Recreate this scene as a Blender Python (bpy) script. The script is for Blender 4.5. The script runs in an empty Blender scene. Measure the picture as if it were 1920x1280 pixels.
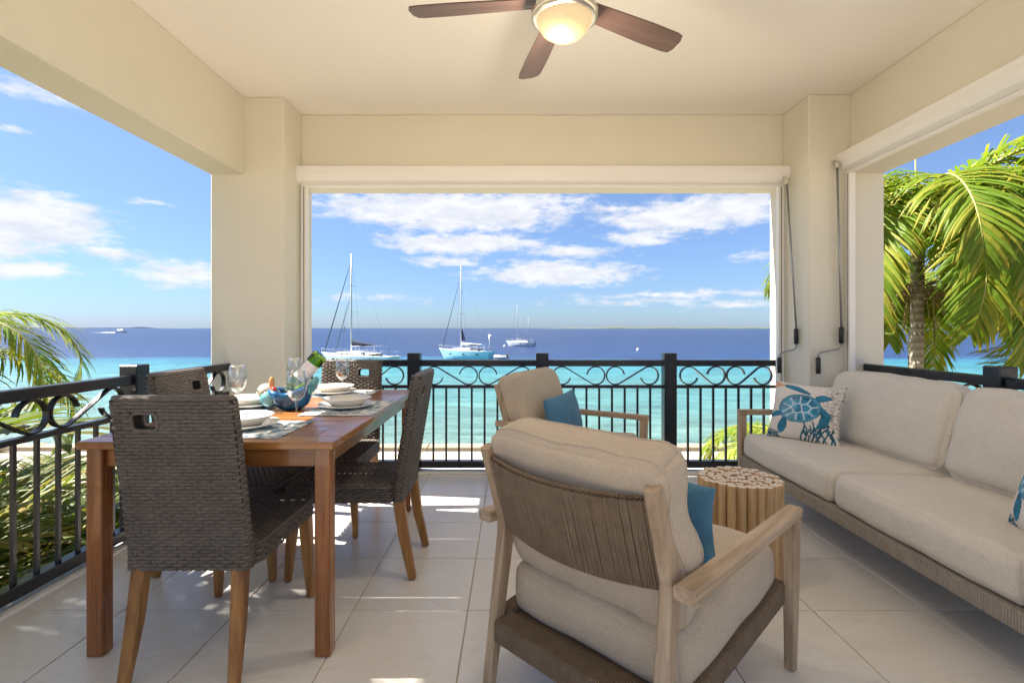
import bpy, bmesh, math, random
import numpy as np
from mathutils import Vector, Matrix, noise as mnoise
random.seed(7); rng = np.random.default_rng(7)
R = math.radians
SC = bpy.context.scene
COL = SC.collection

# ------------------------------------------------------------------ camera
EYE = 1.16
cam_d = bpy.data.cameras.new('camera'); cam = bpy.data.objects.new('camera', cam_d); COL.objects.link(cam)
cam.location = (0, 0, EYE); cam.rotation_euler = (R(90), 0, 0)
cam_d.sensor_width = 36; cam_d.lens = 949 / 1920 * 36; cam_d.shift_y = -25 / 1920
cam_d.clip_start = 0.05; cam_d.clip_end = 60000
SC.camera = cam
SC.view_settings.view_transform = 'Standard'; SC.view_settings.look = 'None'
SC.view_settings.gamma = 1.0; SC.view_settings.use_curve_mapping = False
SC.view_settings.exposure = 2.02
SC.render.engine = 'CYCLES'
SC.cycles.max_bounces = 14; SC.cycles.diffuse_bounces = 8; SC.cycles.transparent_max_bounces = 16
SC.cycles.transmission_bounces = 10; SC.cycles.caustics_reflective = False; SC.cycles.caustics_refractive = False

# ------------------------------------------------------------------ sun + sky
SUN_EL = R(49); SUN_AZ = R(-83)            # azimuth clockwise from +Y : the sun stands left, a little to the front
sdir = Vector((math.sin(SUN_AZ) * math.cos(SUN_EL), math.cos(SUN_AZ) * math.cos(SUN_EL), math.sin(SUN_EL)))
sd = bpy.data.lights.new('sun', 'SUN'); so = bpy.data.objects.new('sun', sd); COL.objects.link(so)
sd.energy = 4.6; sd.angle = R(0.5); sd.color = (1.0, 0.94, 0.85)
so.rotation_euler = sdir.to_track_quat('Z', 'Y').to_euler(); so.location = (-20, 5, 25)

class NT:
    """tiny node-tree writer"""
    def __init__(s, tree): s.t = tree; s.n = tree.nodes; s.l = tree.links
    def new(s, kind, **kw):
        nd = s.n.new(kind)
        for k, v in kw.items():
            if k == 'inp':
                for a, b in v.items():
                    sock = nd.inputs[a]
                    if isinstance(b, bpy.types.NodeSocket): s.l.new(b, sock)
                    else: sock.default_value = b
            else: setattr(nd, k, v)
        return nd
    def math(s, op, a, b=0.0, c=0.0, clamp=False):
        nd = s.new('ShaderNodeMath', operation=op, use_clamp=clamp, inp={0: a, 1: b, 2: c}); return nd.outputs[0]
    def mix(s, f, a, b, mode='MIX'):
        nd = s.new('ShaderNodeMix', data_type='RGBA', blend_type=mode)
        for i, v in ((0, f), (6, a), (7, b)):
            if isinstance(v, bpy.types.NodeSocket): s.l.new(v, nd.inputs[i])
            elif i == 0: nd.inputs[0].default_value = v
            else: nd.inputs[i].default_value = (*v, 1) if len(v) == 3 else v
        return nd.outputs[2]
    def ramp(s, f, stops, interp='LINEAR'):
        nd = s.new('ShaderNodeValToRGB'); cr = nd.color_ramp; cr.interpolation = interp
        while len(cr.elements) < len(stops): cr.elements.new(0.5)
        for e, (p, c) in zip(cr.elements, stops):
            e.position = p; e.color = (*c, 1) if not isinstance(c, (int, float)) else (c, c, c, 1)
        s.l.new(f, nd.inputs[0]); return nd.outputs[0]
    def noise(s, vec, scale, detail=4, rough=.55, dist=0.0):
        nd = s.new('ShaderNodeTexNoise', inp={'Scale': scale, 'Detail': detail, 'Roughness': rough, 'Distortion': dist})
        if vec is not None: s.l.new(vec, nd.inputs['Vector'])
        return nd.outputs['Fac']
    def mapping(s, vec, scale=(1, 1, 1), loc=(0, 0, 0), rot=(0, 0, 0)):
        nd = s.new('ShaderNodeMapping'); s.l.new(vec, nd.inputs[0])
        nd.inputs['Scale'].default_value = scale; nd.inputs['Location'].default_value = loc; nd.inputs['Rotation'].default_value = rot
        return nd.outputs[0]
    def comb(s, x, y, z=0.0): return s.new('ShaderNodeCombineXYZ', inp={0: x, 1: y, 2: z}).outputs[0]

world = bpy.data.worlds.new('World'); SC.world = world; world.use_nodes = True
W = NT(world.node_tree); W.n.clear()
wout = W.new('ShaderNodeOutputWorld'); bg = W.new('ShaderNodeBackground'); W.l.new(bg.outputs[0], wout.inputs[0])
SKY_STRENGTH = 0.085
bg.inputs[1].default_value = SKY_STRENGTH
sky = W.new('ShaderNodeTexSky', sky_type='NISHITA'); sky.sun_disc = False
sky.sun_elevation = SUN_EL; sky.sun_rotation = SUN_AZ; sky.altitude = 0; sky.air_density = 1.0; sky.dust_density = 0.25; sky.ozone_density = 2.5
tc = W.new('ShaderNodeTexCoord'); sep = W.new('ShaderNodeSeparateXYZ', inp={0: tc.outputs['Generated']})
az = W.math('ARCTAN2', sep.outputs[0], sep.outputs[1]); el = W.math('ARCSINE', sep.outputs[2])
ae = W.comb(az, el)
wob = W.new('ShaderNodeTexNoise', inp={'Vector': W.mapping(ae, (9, 26, 1)), 'Scale': 1.0, 'Detail': 6, 'Roughness': .62})
wv = W.new('ShaderNodeVectorMath', operation='MULTIPLY_ADD', inp={0: wob.outputs['Color'], 1: (0.075, 0.03, 0), 2: ae}).outputs[0]
wsep = W.new('ShaderNodeSeparateXYZ', inp={0: wv})
waz = W.math('SUBTRACT', wsep.outputs[0], 0.0375); wel = W.math('SUBTRACT', wsep.outputs[1], 0.015)
def skydir(x, y):
    return math.atan2(x - 960, 949), math.atan2(615 - y, math.hypot(949, x - 960))
# banks of fair-weather cumulus: x centre, y centre, half width, half height, weight
BANKS = [(850, 398, 270, 42, 1.0), (960, 380, 150, 26, .8), (868, 456, 165, 24, 1.0), (1065, 472, 100, 15, .75), (1040, 512, 165, 28, .95), (835, 488, 70, 12, .75),
         (1300, 402, 190, 38, 1.0), (1400, 380, 110, 26, .8), (1205, 446, 80, 16, .8), (1150, 392, 60, 14, .55), (60, 415, 175, 68, 1.05), (-40, 440, 150, 60, 1.0), (40, 506, 120, 24, .85), (210, 474, 95, 13, .6),
         (335, 512, 105, 32, .75), (275, 380, 40, 8, .5), (25, 245, 38, 8, .55), (30, 165, 70, 26, .5), (120, 180, 80, 24, .4), (1300, 552, 250, 9, .5), (1180, 566, 160, 10, .45), (1380, 574, 120, 12, .5),
         (1895, 405, 85, 24, .8), (1760, 350, 110, 16, .4), (1420, 480, 50, 14, .4), (700, 560, 130, 10, .28), (1850, 440, 150, 18, .6)]
cl = None
for bx_, by_, hw, hh, wt in BANKS:
    a0, e0 = skydir(bx_, by_); ra = math.hypot(949, bx_ - 960)
    hwa = 1.12 * hw * 949 / ra ** 2; hha = hh / ra
    dx = W.math('DIVIDE', W.math('SUBTRACT', waz, a0), hwa); dy = W.math('DIVIDE', W.math('SUBTRACT', wel, e0), hha)
    d2 = W.math('ADD', W.math('MULTIPLY', dx, dx), W.math('MULTIPLY', dy, dy))
    m = W.math('MULTIPLY', W.math('SUBTRACT', 1.08, W.math('SQRT', d2)), wt)
    cl = m if cl is None else W.math('MAXIMUM', cl, m)
# the same weather goes on all round, beyond the directions listed above
far = W.noise(W.mapping(ae, (2.2, 9, 1), (3.1, 1.7, 0)), 1.0, 6, .6)
farm = W.math('MULTIPLY', W.math('SUBTRACT', far, 0.46), 3.2)
side = W.math('MULTIPLY', W.math('SUBTRACT', W.math('ABSOLUTE', az), 0.82), 6.0, clamp=True)
up = W.math('MULTIPLY', W.math('SUBTRACT', el, 0.42), 6.0, clamp=True)
farm = W.math('SUBTRACT', farm, W.math('SUBTRACT', 1.0, W.math('MAXIMUM', side, up)))
cl = W.math('MAXIMUM', cl, farm)
fine = W.noise(W.mapping(ae, (26, 70, 1)), 1.0, 7, .62)
dens = W.math('ADD', cl, W.math('MULTIPLY', W.math('SUBTRACT', fine, 0.56), 1.35))
cm = W.new('ShaderNodeMapRange', interpolation_type='SMOOTHSTEP', inp={0: dens, 1: -0.06, 2: 0.55, 3: 0.0, 4: 0.93}).outputs[0]
body = W.noise(W.mapping(ae, (14, 40, 1), (5, 3, 0)), 1.0, 5, .6)
ccol = W.ramp(body, [(0.25, (0.66, 0.70, 0.80)), (0.6, (0.95, 0.95, 0.97))])
CLOUD = 0.268
ccol = W.mix(1.0, ccol, (CLOUD / SKY_STRENGTH,) * 3, 'MULTIPLY')
tn = W.ramp(W.math('MULTIPLY', el, 1.6, clamp=True), [(0.0, (.21, .28, .475)), (.05, (.235, .31, .47)), (.14, (.28, .34, .47)), (.45, (.42, .44, .515)), (1.0, (.575, .56, .585))])
skyc = W.mix(1.0, sky.outputs[0], tn, 'MULTIPLY')
W.l.new(W.mix(cm, skyc, ccol), bg.inputs[0])

# ------------------------------------------------------------------ helpers
def tag(o, label=None, cat=None, group=None, kind=None):
    if label: o['label'] = label
    if cat: o['category'] = cat
    if group: o['group'] = group
    if kind: o['kind'] = kind
    return o
def empty(name, loc=(0, 0, 0), rz=0.0, label=None, cat=None, group=None):
    o = bpy.data.objects.new(name, None); COL.objects.link(o); o.location = loc; o.rotation_euler = (0, 0, rz)
    o.empty_display_size = .1
    return tag(o, label, cat, group)
def copy_tree(o, parent=None):
    c = o.copy(); COL.objects.link(c)
    if parent is not None: c.parent = parent
    for ch in list(o.children): copy_tree(ch, c)
    return c
def put(me, name, parent=None, loc=None, rot=None):
    o = bpy.data.objects.new(name, me); COL.objects.link(o)
    if parent is not None: o.parent = parent
    if loc: o.location = loc
    if rot: o.rotation_euler = rot
    return o

class MB:
    def __init__(s): s.v = []; s.f = []; s.m = []; s.mi = 0; s.sm = []; s.smooth = False
    def add(s, vs, fs, smooth=None):
        b = len(s.v); s.v += [tuple(p) for p in vs]; s.f += [tuple(i + b for i in f) for f in fs]
        s.m += [s.mi] * len(fs); s.sm += [s.smooth if smooth is None else smooth] * len(fs); return s
    def box(s, x0, x1, y0, y1, z0, z1, c=0.0):
        if c <= 0:
            vs = [(x, y, z) for z in (z0, z1) for y in (y0, y1) for x in (x0, x1)]
            return s.add(vs, [(0, 2, 3, 1), (4, 5, 7, 6), (0, 1, 5, 4), (2, 6, 7, 3), (0, 4, 6, 2), (1, 3, 7, 5)])
        bm = bmesh.new(); bmesh.ops.create_cube(bm, size=1)
        for v in bm.verts: v.co = Vector((x0 + (v.co.x + .5) * (x1 - x0), y0 + (v.co.y + .5) * (y1 - y0), z0 + (v.co.z + .5) * (z1 - z0)))
        bmesh.ops.bevel(bm, geom=bm.edges[:], offset=c, segments=1, affect='EDGES', profile=.5)
        bm.verts.index_update()
        s.add([v.co for v in bm.verts], [[v.index for v in f.verts] for f in bm.faces]); bm.free(); return s
    def sweep(s, pts, sizes, side, c=0.0, closed=False, smooth=False):
        """sweep a (chamfered) rectangle: sizes = (along side, along normal) per point"""
        pts = [Vector(p) for p in pts]; n = len(pts)
        if isinstance(sizes[0], (int, float)): sizes = [sizes] * n
        side = Vector(side); rings = []
        for i, p in enumerate(pts):
            a = pts[i - 1] if (i > 0 or closed) else p; b = pts[(i + 1) % n] if (i < n - 1 or closed) else p
            t = (b - a).normalized(); u = (side - t * side.dot(t)).normalized(); w = t.cross(u)
            # keep thickness through bends
            k = 1.0
            if 0 < i < n - 1:
                ca = (p - a).normalized().dot(t); k = 1 / max(.5, ca)
            hu, hw = sizes[i][0] / 2, sizes[i][1] / 2 * k
            if c > 0: prof = [(-hu + c, -hw), (hu - c, -hw), (hu, -hw + c), (hu, hw - c), (hu - c, hw), (-hu + c, hw), (-hu, hw - c), (-hu, -hw + c)]
            else: prof = [(-hu, -hw), (hu, -hw), (hu, hw), (-hu, hw)]
            rings.append([p + u * x + w * y for x, y in prof])
        m = len(rings[0]); vs = [v for r in rings for v in r]; fs = []
        for i in range(n if closed else n - 1):
            for j in range(m):
                a = i * m + j; b = i * m + (j + 1) % m; d = ((i + 1) % n) * m
                fs.append((a, b, d + (j + 1) % m, d + j))
        if not closed: fs += [tuple(range(m))[::-1], tuple((n - 1) * m + j for j in range(m))]
        return s.add(vs, fs, smooth)
    def tube(s, pts, r, n=8, closed=False, smooth=True):
        pts = [Vector(p) for p in pts]; N = len(pts)
        rs = r if isinstance(r, (list, tuple)) else [r] * N
        rings = []; ref = None
        for i, p in enumerate(pts):
            a = pts[i - 1] if (i > 0 or closed) else p; b = pts[(i + 1) % N] if (i < N - 1 or closed) else p
            t = (b - a).normalized()
            if ref is None: ref = Vector((0, 0, 1)) if abs(t.z) < .9 else Vector((1, 0, 0))
            u = (ref - t * ref.dot(t)).normalized(); ref = u; w = t.cross(u)
            rings.append([p + (u * math.cos(2 * math.pi * j / n) + w * math.sin(2 * math.pi * j / n)) * rs[i] for j in range(n)])
        vs = [v for q in rings for v in q]; fs = []
        for i in range(N if closed else N - 1):
            for j in range(n):
                d = ((i + 1) % N) * n
                fs.append((i * n + j, i * n + (j + 1) % n, d + (j + 1) % n, d + j))
        s.add(vs, fs, smooth)
        if not closed:
            b = len(s.v) - len(vs)
            for f in (tuple(range(n))[::-1], tuple((N - 1) * n + j for j in range(n))):
                s.f.append(tuple(i + b for i in f)); s.m.append(s.mi); s.sm.append(False)
        return s
    def lathe(s, prof, n=24, c=(0, 0, 0), smooth=True):
        vs = []; fs = []; P = len(prof)
        for i in range(n):
            a = 2 * math.pi * i / n
            for r, z in prof: vs.append((c[0] + r * math.cos(a), c[1] + r * math.sin(a), c[2] + z))
        for i in range(n):
            k = ((i + 1) % n) * P
            for j in range(P - 1):
                q = [i * P + j, k + j, k + j + 1, i * P + j + 1]
                if prof[j][0] < 1e-6: q = [i * P + j, k + j + 1, i * P + j + 1]
                elif prof[j + 1][0] < 1e-6: q = [i * P + j, k + j, i * P + j + 1]
                fs.append(q)
        return s.add(vs, fs, smooth)
    def grid(s, P, smooth=True, close_u=False):
        P = np.asarray(P); n, m = P.shape[:2]
        fs = [(i * m + j, ((i + 1) % n) * m + j, ((i + 1) % n) * m + j + 1, i * m + j + 1) for i in range(n if close_u else n - 1) for j in range(m - 1)]
        return s.add(P.reshape(-1, 3).tolist(), fs, smooth)
    def mesh(s, name, mats):
        me = bpy.data.meshes.new(name); me.from_pydata(s.v, [], s.f)
        for m in (mats if isinstance(mats, (list, tuple)) else [mats]): me.materials.append(m)
        me.polygons.foreach_set('material_index', s.m); me.polygons.foreach_set('use_smooth', s.sm)
        me.update(); return me
    def build(s, name, mats, parent=None, loc=None, rot=None):
        return put(s.mesh(name, mats), name, parent, loc, rot)
def fixn(o):
    bm = bmesh.new(); bm.from_mesh(o.data); bmesh.ops.recalc_face_normals(bm, faces=bm.faces[:]); bm.to_mesh(o.data); bm.free(); return o
def at(x, y, Y):
    """photograph pixel + distance -> place"""
    return Vector(((x - 960) * Y / 949, Y, EYE - (y - 615) * Y / 949))

# ------------------------------------------------------------------ materials
def mat(name):
    m = bpy.data.materials.new(name); m.use_nodes = True
    t = NT(m.node_tree); p = m.node_tree.nodes['Principled BSDF']
    return m, t, p
def sset(t, p, **kw):
    for k, v in kw.items():
        k = {'base': 'Base Color', 'rough': 'Roughness', 'metal': 'Metallic', 'spec': 'Specular IOR Level', 'trans': 'Transmission Weight', 'ior': 'IOR', 'normal': 'Normal', 'coat': 'Coat Weight', 'sheen': 'Sheen Weight'}[k]
        if isinstance(v, bpy.types.NodeSocket): t.l.new(v, p.inputs[k])
        else: p.inputs[k].default_value = (*v, 1) if isinstance(v, tuple) and len(v) == 3 else v
def bump(t, h, strength=.3, dist=.01):
    return t.new('ShaderNodeBump', inp={'Height': h, 'Strength': strength, 'Distance': dist}).outputs[0]
def ocoord(t, shift=True):
    tc = t.new('ShaderNodeTexCoord').outputs['Object']
    if not shift: return tc
    oi = t.new('ShaderNodeObjectInfo').outputs['Random']
    return t.new('ShaderNodeVectorMath', operation='MULTIPLY_ADD', inp={0: t.comb(oi, oi, oi), 1: (7.3, 11.1, 5.7), 2: tc}).outputs[0]
def paint(name, col, rough=.6, var=.04, bmp=.05):
    m, t, p = mat(name); c = ocoord(t, False)
    n = t.noise(c, 1.7, 5); f = t.math('ADD', t.noise(c, 160, 3), t.math('MULTIPLY', t.noise(c, 22, 4), 1.5))
    b = t.mix(n, tuple(x * (1 - var) for x in col), tuple(min(1, x * (1 + var)) for x in col))
    sset(t, p, base=b, rough=rough, normal=bump(t, f, bmp, .004)); return m
def wood(name, c1, c2, c3, axis=2, scale=1.0, rough=.45, streak=.5, coat=0.0):
    m, t, p = mat(name); c = ocoord(t)
    s = [9 * scale] * 3; s[axis] = .9 * scale
    n1 = t.noise(t.mapping(c, tuple(s)), 1.6, 5, .6, .9)
    s2 = [70 * scale] * 3; s2[axis] = 2.2 * scale
    n2 = t.noise(t.mapping(c, tuple(s2)), 1.0, 4, .6, .2)
    col = t.ramp(n1, [(.28, c1), (.5, c2), (.72, c3)])
    g = t.ramp(n2, [(.3, .45), (.6, 1.0)])
    col = t.mix(streak, col, t.mix(1.0, col, g, 'MULTIPLY'))
    oi = t.new('ShaderNodeObjectInfo').outputs['Random']
    col = t.mix(1.0, col, t.ramp(oi, [(0, .86), (1, 1.1)]), 'MULTIPLY')
    sset(t, p, base=col, rough=t.math('ADD', t.math('MULTIPLY', n2, .18), rough - .09), normal=bump(t, n2, .25, .002), coat=coat); return m
def fabric(name, ca, cb, pitch=.003, rough=.92, stain=.05):
    m, t, p = mat(name); c = ocoord(t, False)
    k = 1 / pitch
    w1 = t.noise(t.mapping(c, (k, k * .12, k * .35)), 1.0, 2, .5); w2 = t.noise(t.mapping(c, (k * .12, k, k * .35)), 1.0, 2, .5)
    w3 = t.noise(t.mapping(c, (k * .35, k * .35, k)), 1.0, 2, .5)
    s = t.math('MULTIPLY', t.math('ADD', t.math('ADD', w1, w2), w3), .3333)
    big = t.noise(c, 5, 3)
    col = t.mix(t.math('MULTIPLY', t.math('SUBTRACT', s, .36), 3.6, clamp=True), ca, cb)
    col = t.mix(1.0, col, t.ramp(big, [(.3, 1 - stain), (.7, 1.0)]), 'MULTIPLY')
    wr = t.noise(c, 9, 3, .5, .6)
    h = t.math('ADD', t.math('MULTIPLY', s, .22), t.math('MULTIPLY', wr, .9))
    sset(t, p, base=col, rough=rough, spec=.2, sheen=.15, normal=bump(t, h, .45, .008)); return m

M = {}
M['wall'] = paint('cream wall paint', (.695, .66, .555), .65, .06, .16)
M['white_paint'] = paint('white wall paint', (.80, .78, .73), .6)
M['ceiling'] = paint('ceiling paint', (.88, .85, .80), .7, .025, .1)
M['cassette'] = paint('white powder coat', (.82, .80, .77), .35, .01, .01)
M['ledge'] = paint('pale ledge paint', (.78, .77, .75), .6)
m, t, p = mat('black railing steel'); c = ocoord(t); n = t.noise(c, 14, 5)
sset(t, p, base=t.mix(n, (.007, .009, .013), (.016, .019, .026)), rough=t.math('ADD', t.math('MULTIPLY', n, .14), .22), spec=.5, normal=bump(t, t.noise(c, 220, 2), .08, .002)); M['iron'] = m
m, t, p = mat('black plastic'); sset(t, p, base=(.02, .02, .022), rough=.45); M['plastic'] = m
m, t, p = mat('grey metal rod'); sset(t, p, base=(.32, .33, .33), rough=.35, metal=.8); M['rod'] = m
m, t, p = mat('brushed nickel'); sset(t, p, base=(.72, .68, .60), rough=.28, metal=1.0); M['nickel'] = m
m, t, p = mat('cutlery steel'); sset(t, p, base=(.7, .7, .7), rough=.15, metal=1.0); M['steel'] = m
# floor tile
m, t, p = mat('pale porcelain tile'); c = ocoord(t); oi = t.new('ShaderNodeObjectInfo').outputs['Random']
n = t.noise(c, 2.6, 6, .6, .5); v = t.noise(t.mapping(c, (1.2, 3.4, 1), rot=(0, 0, .5)), 1.1, 6, .55, 1.6)
vein = t.ramp(t.math('ABSOLUTE', t.math('SUBTRACT', v, .5)), [(0, 1.0), (.018, 0.0)])
b = t.mix(n, (.72, .685, .625), (.80, .77, .71)); b = t.mix(t.math('MULTIPLY', vein, .22), b, (.60, .50, .38))
b = t.mix(1.0, b, t.ramp(oi, [(0, .93), (1, 1.03)]), 'MULTIPLY')
sset(t, p, base=b, rough=t.math('ADD', t.math('MULTIPLY', n, .10), .20), spec=.5, normal=bump(t, t.noise(c, 5, 2), .03, .004)); M['tile'] = m
M['grout'] = paint('tan grout', (.43, .36, .27), .9)
# woods
M['teak_x'] = wood('red teak across', (.18, .058, .012), (.33, .125, .028), (.46, .20, .052), 0, 1.0, .30, .45, .25)
M['teak_y'] = wood('red teak along', (.18, .058, .012), (.33, .125, .028), (.46, .20, .052), 1, 1.0, .30, .45, .25)
M['teak_z'] = wood('red teak upright', (.165, .05, .011), (.29, .10, .023), (.39, .15, .038), 2, 1.0, .28, .45, .35)
M['acacia'] = wood('oiled acacia leg', (.14, .05, .012), (.37, .17, .045), (.52, .28, .09), 2, .8, .38, .4)
for ax, nm in enumerate('xyz'): M['pale_' + nm] = wood('weathered pale teak ' + nm, (.30, .20, .12), (.45, .325, .21), (.57, .44, .305), ax, 1.1, .62, .4)
M['blade'] = wood('walnut fan blade', (.095, .055, .044), (.15, .088, .072), (.19, .115, .097), 0, 1.2, .45, .4)
M['log_side'] = wood('peeled branch', (.36, .20, .085), (.54, .34, .16), (.66, .46, .25), 2, 1.3, .6, .3)
m, t, p = mat('sawn branch end'); c = ocoord(t)
rr = t.new('ShaderNodeVectorMath', operation='LENGTH', inp={0: t.mapping(t.new('ShaderNodeTexCoord').outputs['Object'], (1, 1, 0))}).outputs['Value']
ring = t.math('SINE', t.math('MULTIPLY', t.math('ADD', rr, t.math('MULTIPLY', t.noise(c, 40, 2), .003)), 1900))
b = t.mix(t.math('MULTIPLY', t.math('ADD', ring, 1), .18), (.78, .70, .60), (.58, .44, .32))
pit = t.ramp(rr, [(0, 1.0), (.0035, 1.0), (.0042, 0.0)]); b = t.mix(pit, b, (.20, .10, .06))
sset(t, p, base=b, rough=.7); M['log_end'] = m
# fabrics
M['linen'] = fabric('sand linen', (.47, .375, .27), (.62, .515, .395), .0018)
M['linen_light'] = fabric('pale sand linen', (.61, .545, .45), (.77, .71, .615), .0021)
M['blue'] = fabric('teal blue cotton', (.05, .155, .255), (.10, .26, .39), .0016)
m, t, p = mat('taupe rope'); c = ocoord(t); n = t.noise(c, 24, 4); f = t.noise(c, 420, 3)
sset(t, p, base=t.mix(1.0, t.mix(n, (.19, .128, .080), (.34, .25, .172)), t.ramp(f, [(.3, .65), (.7, 1.0)]), 'MULTIPLY'), rough=.85, spec=.2, normal=bump(t, f, .5, .002)); M['rope'] = m
m2 = m.copy(); m2.name = 'lit rope'; M['rope_lit'] = m2  # same rope for the sofa front, stronger light put into its colour
for nd in m2.node_tree.nodes:
    if nd.bl_idname == 'ShaderNodeMix' and not nd.inputs[6].is_linked: nd.inputs[6].default_value = (.33, .28, .22, 1); nd.inputs[7].default_value = (.50, .44, .365, 1)
m, t, p = mat('brown wicker strand'); c = ocoord(t); n = t.noise(c, 9, 3); f = t.noise(t.mapping(c, (60, 60, 420)), 1, 3)
b = t.mix(n, (.085, .068, .053), (.20, .168, .138)); b = t.mix(1.0, b, t.ramp(f, [(.25, .5), (.7, 1.15)]), 'MULTIPLY')
sset(t, p, base=b, rough=.5, spec=.35, normal=bump(t, f, .3, .002)); M['wicker'] = m
m, t, p = mat('wicker core'); sset(t, p, base=(.022, .016, .012), rough=.9); M['core'] = m
# tableware
m, t, p = mat('cream stoneware glaze'); sset(t, p, base=(.80, .77, .70), rough=.22, spec=.5); M['plate'] = m
m, t, p = mat('clear glass'); t.n.remove(p)
lw = t.new('ShaderNodeLayerWeight', inp={'Blend': .28}).outputs['Facing']
fr_ = t.math('ADD', t.math('MULTIPLY', t.math('POWER', lw, 1.4), 1.0), .09)
mx = t.new('ShaderNodeMixShader', inp={0: fr_, 1: t.new('ShaderNodeBsdfTransparent', inp={'Color': (.97, .98, .98, 1)}).outputs[0], 2: t.new('ShaderNodeBsdfGlossy', inp={'Roughness': .03}).outputs[0]})
t.l.new(mx.outputs[0], t.n['Material Output'].inputs[0]); M['glass'] = m
m, t, p = mat('green bottle glass'); sset(t, p, base=(.42, .62, .06), rough=0.03, trans=1.0, ior=1.45); M['bottle'] = m
m, t, p = mat('paper label'); c = ocoord(t, False); sset(t, p, base=t.mix(t.ramp(t.noise(c, 60, 2), [(.62, 0.0), (.66, 1.0)]), (.82, .80, .78), (.62, .50, .50)), rough=.6); M['label'] = m
m, t, p = mat('printed placemat'); c = ocoord(t)
n = t.noise(c, 13, 5, .6, 1.2); b = t.ramp(n, [(.40, (.80, .79, .76)), (.50, (.62, .66, .68)), (.56, (.22, .36, .46)), (.64, (.10, .21, .32))])
v = t.noise(t.mapping(c, (1, 1, 1), (4, 2, 0)), 24, 4, .6, 2.0); ln = t.ramp(t.math('ABSOLUTE', t.math('SUBTRACT', v, .5)), [(0, 1.0), (.03, 0.0)])
b = t.mix(t.math('MULTIPLY', ln, .6), b, (.36, .36, .36))
sset(t, p, base=b, rough=.85, spec=.2, normal=bump(t, t.noise(c, 500, 1), .3, .002)); M['placemat'] = m
def glaze(name, ca, cb, sc=22):
    m, t, p = mat(name); c = ocoord(t, False); n = t.noise(c, sc, 4, .6, .8)
    sset(t, p, base=t.ramp(n, [(.38, ca), (.6, cb)]), rough=.12, spec=.6); return m
M['glz_blue'] = glaze('deep blue glaze', (.008, .035, .12), (.02, .14, .30)); M['glz_teal'] = glaze('teal glaze', (.05, .22, .26), (.20, .46, .48))
M['glz_cream'] = glaze('cream mottled glaze', (.50, .42, .27), (.70, .64, .50)); M['glz_red'] = glaze('red glaze', (.45, .03, .025), (.60, .06, .04)); M['glz_orange'] = glaze('orange glaze', (.50, .20, .05), (.62, .32, .12))
# lamp
m, t, p = mat('lit frosted glass'); p.inputs['Emission Color'].default_value = (1.0, .74, .40, 1)
c = t.new('ShaderNodeTexCoord').outputs['Object']
d1 = t.new('ShaderNodeVectorMath', operation='DISTANCE', inp={0: c, 1: (-.03, -.01, -.06)}).outputs['Value']
t.l.new(t.math('ADD', .20, t.math('MULTIPLY', t.math('SUBTRACT', 1.0, t.math('DIVIDE', d1, .08), clamp=True), 2.2)), p.inputs['Emission Strength'])
sset(t, p, base=(.13, .09, .04), rough=.25); M['dome'] = m
# boats
def flat(name, col, rough=.5, metal=0.0):
    m, t, p = mat(name); c = ocoord(t, False); sset(t, p, base=t.mix(t.noise(c, 3, 4), tuple(x * .92 for x in col), tuple(min(1, x * 1.05) for x in col)), rough=rough, metal=metal); return m
M['gelcoat'] = flat('white gelcoat', (.78, .78, .77), .3); M['hull_aqua'] = flat('pale aqua hull paint', (.36, .66, .70), .3)
M['navy'] = flat('navy canvas', (.010, .016, .045), .8); M['dkblue'] = flat('blue canvas', (.02, .06, .16), .8); M['alu'] = flat('mast aluminium', (.46, .46, .45), .4)
M['dark'] = flat('tinted window', (.015, .018, .022), .15); M['sail'] = flat('sailcloth', (.80, .80, .78), .7); M['hull_grey'] = flat('light grey hull paint', (.55, .60, .64), .35); M['stay'] = flat('furled sail cover', (.05, .075, .12), .7)
M['antifoul'] = flat('bottom paint', (.03, .10, .14), .7)
# plants
def leafmat(name, ca, cb, cc):
    m, t, p = mat(name); c = ocoord(t)
    at_ = t.new('ShaderNodeAttribute', attribute_name='tint').outputs['Fac']
    n = t.noise(c, 2.2, 3)
    col = t.mix(n, ca, cb); col = t.mix(t.math('MULTIPLY', at_, .9), col, cc)
    sset(t, p, base=col, rough=.48, spec=.25)
    tr = t.new('ShaderNodeBsdfTranslucent', inp={'Color': t.mix(1.0, col, (1.6, 1.7, .7), 'MULTIPLY')})
    mx = t.new('ShaderNodeMixShader', inp={0: .38, 1: p.outputs[0], 2: tr.outputs[0]})
    t.l.new(mx.outputs[0], t.n['Material Output'].inputs[0]); return m
M['leaf'] = leafmat('palm leaflet', (.075, .15, .012), (.19, .26, .022), (.48, .36, .06))
M['leaf_dark'] = leafmat('areca leaflet', (.05, .085, .012), (.12, .145, .02), (.33, .21, .045))
M['rachis'] = flat('frond stalk', (.34, .32, .10), .5); M['fibre'] = flat('dry palm fibre', (.30, .20, .09), .9)
m, t, p = mat('palm trunk bark'); c = ocoord(t)
zz = t.new('ShaderNodeSeparateXYZ', inp={0: c}).outputs[2]; rg = t.math('SINE', t.math('MULTIPLY', t.math('ADD', zz, t.math('MULTIPLY', t.noise(c, 6, 3), .03)), 75))
b = t.mix(t.noise(c, 14, 5), (.24, .20, .15), (.42, .37, .29)); b = t.mix(t.ramp(rg, [(.85, 0.0), (1.0, .7)]), b, (.12, .09, .06))
sset(t, p, base=b, rough=.9, normal=bump(t, rg, .5, .01)); M['trunk'] = m
m, t, p = mat('crownshaft'); c = ocoord(t); sset(t, p, base=t.mix(t.noise(t.mapping(c, (6, 6, 1)), 3, 4), (.16, .20, .05), (.38, .34, .20)), rough=.5); M['shaft'] = m
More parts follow.
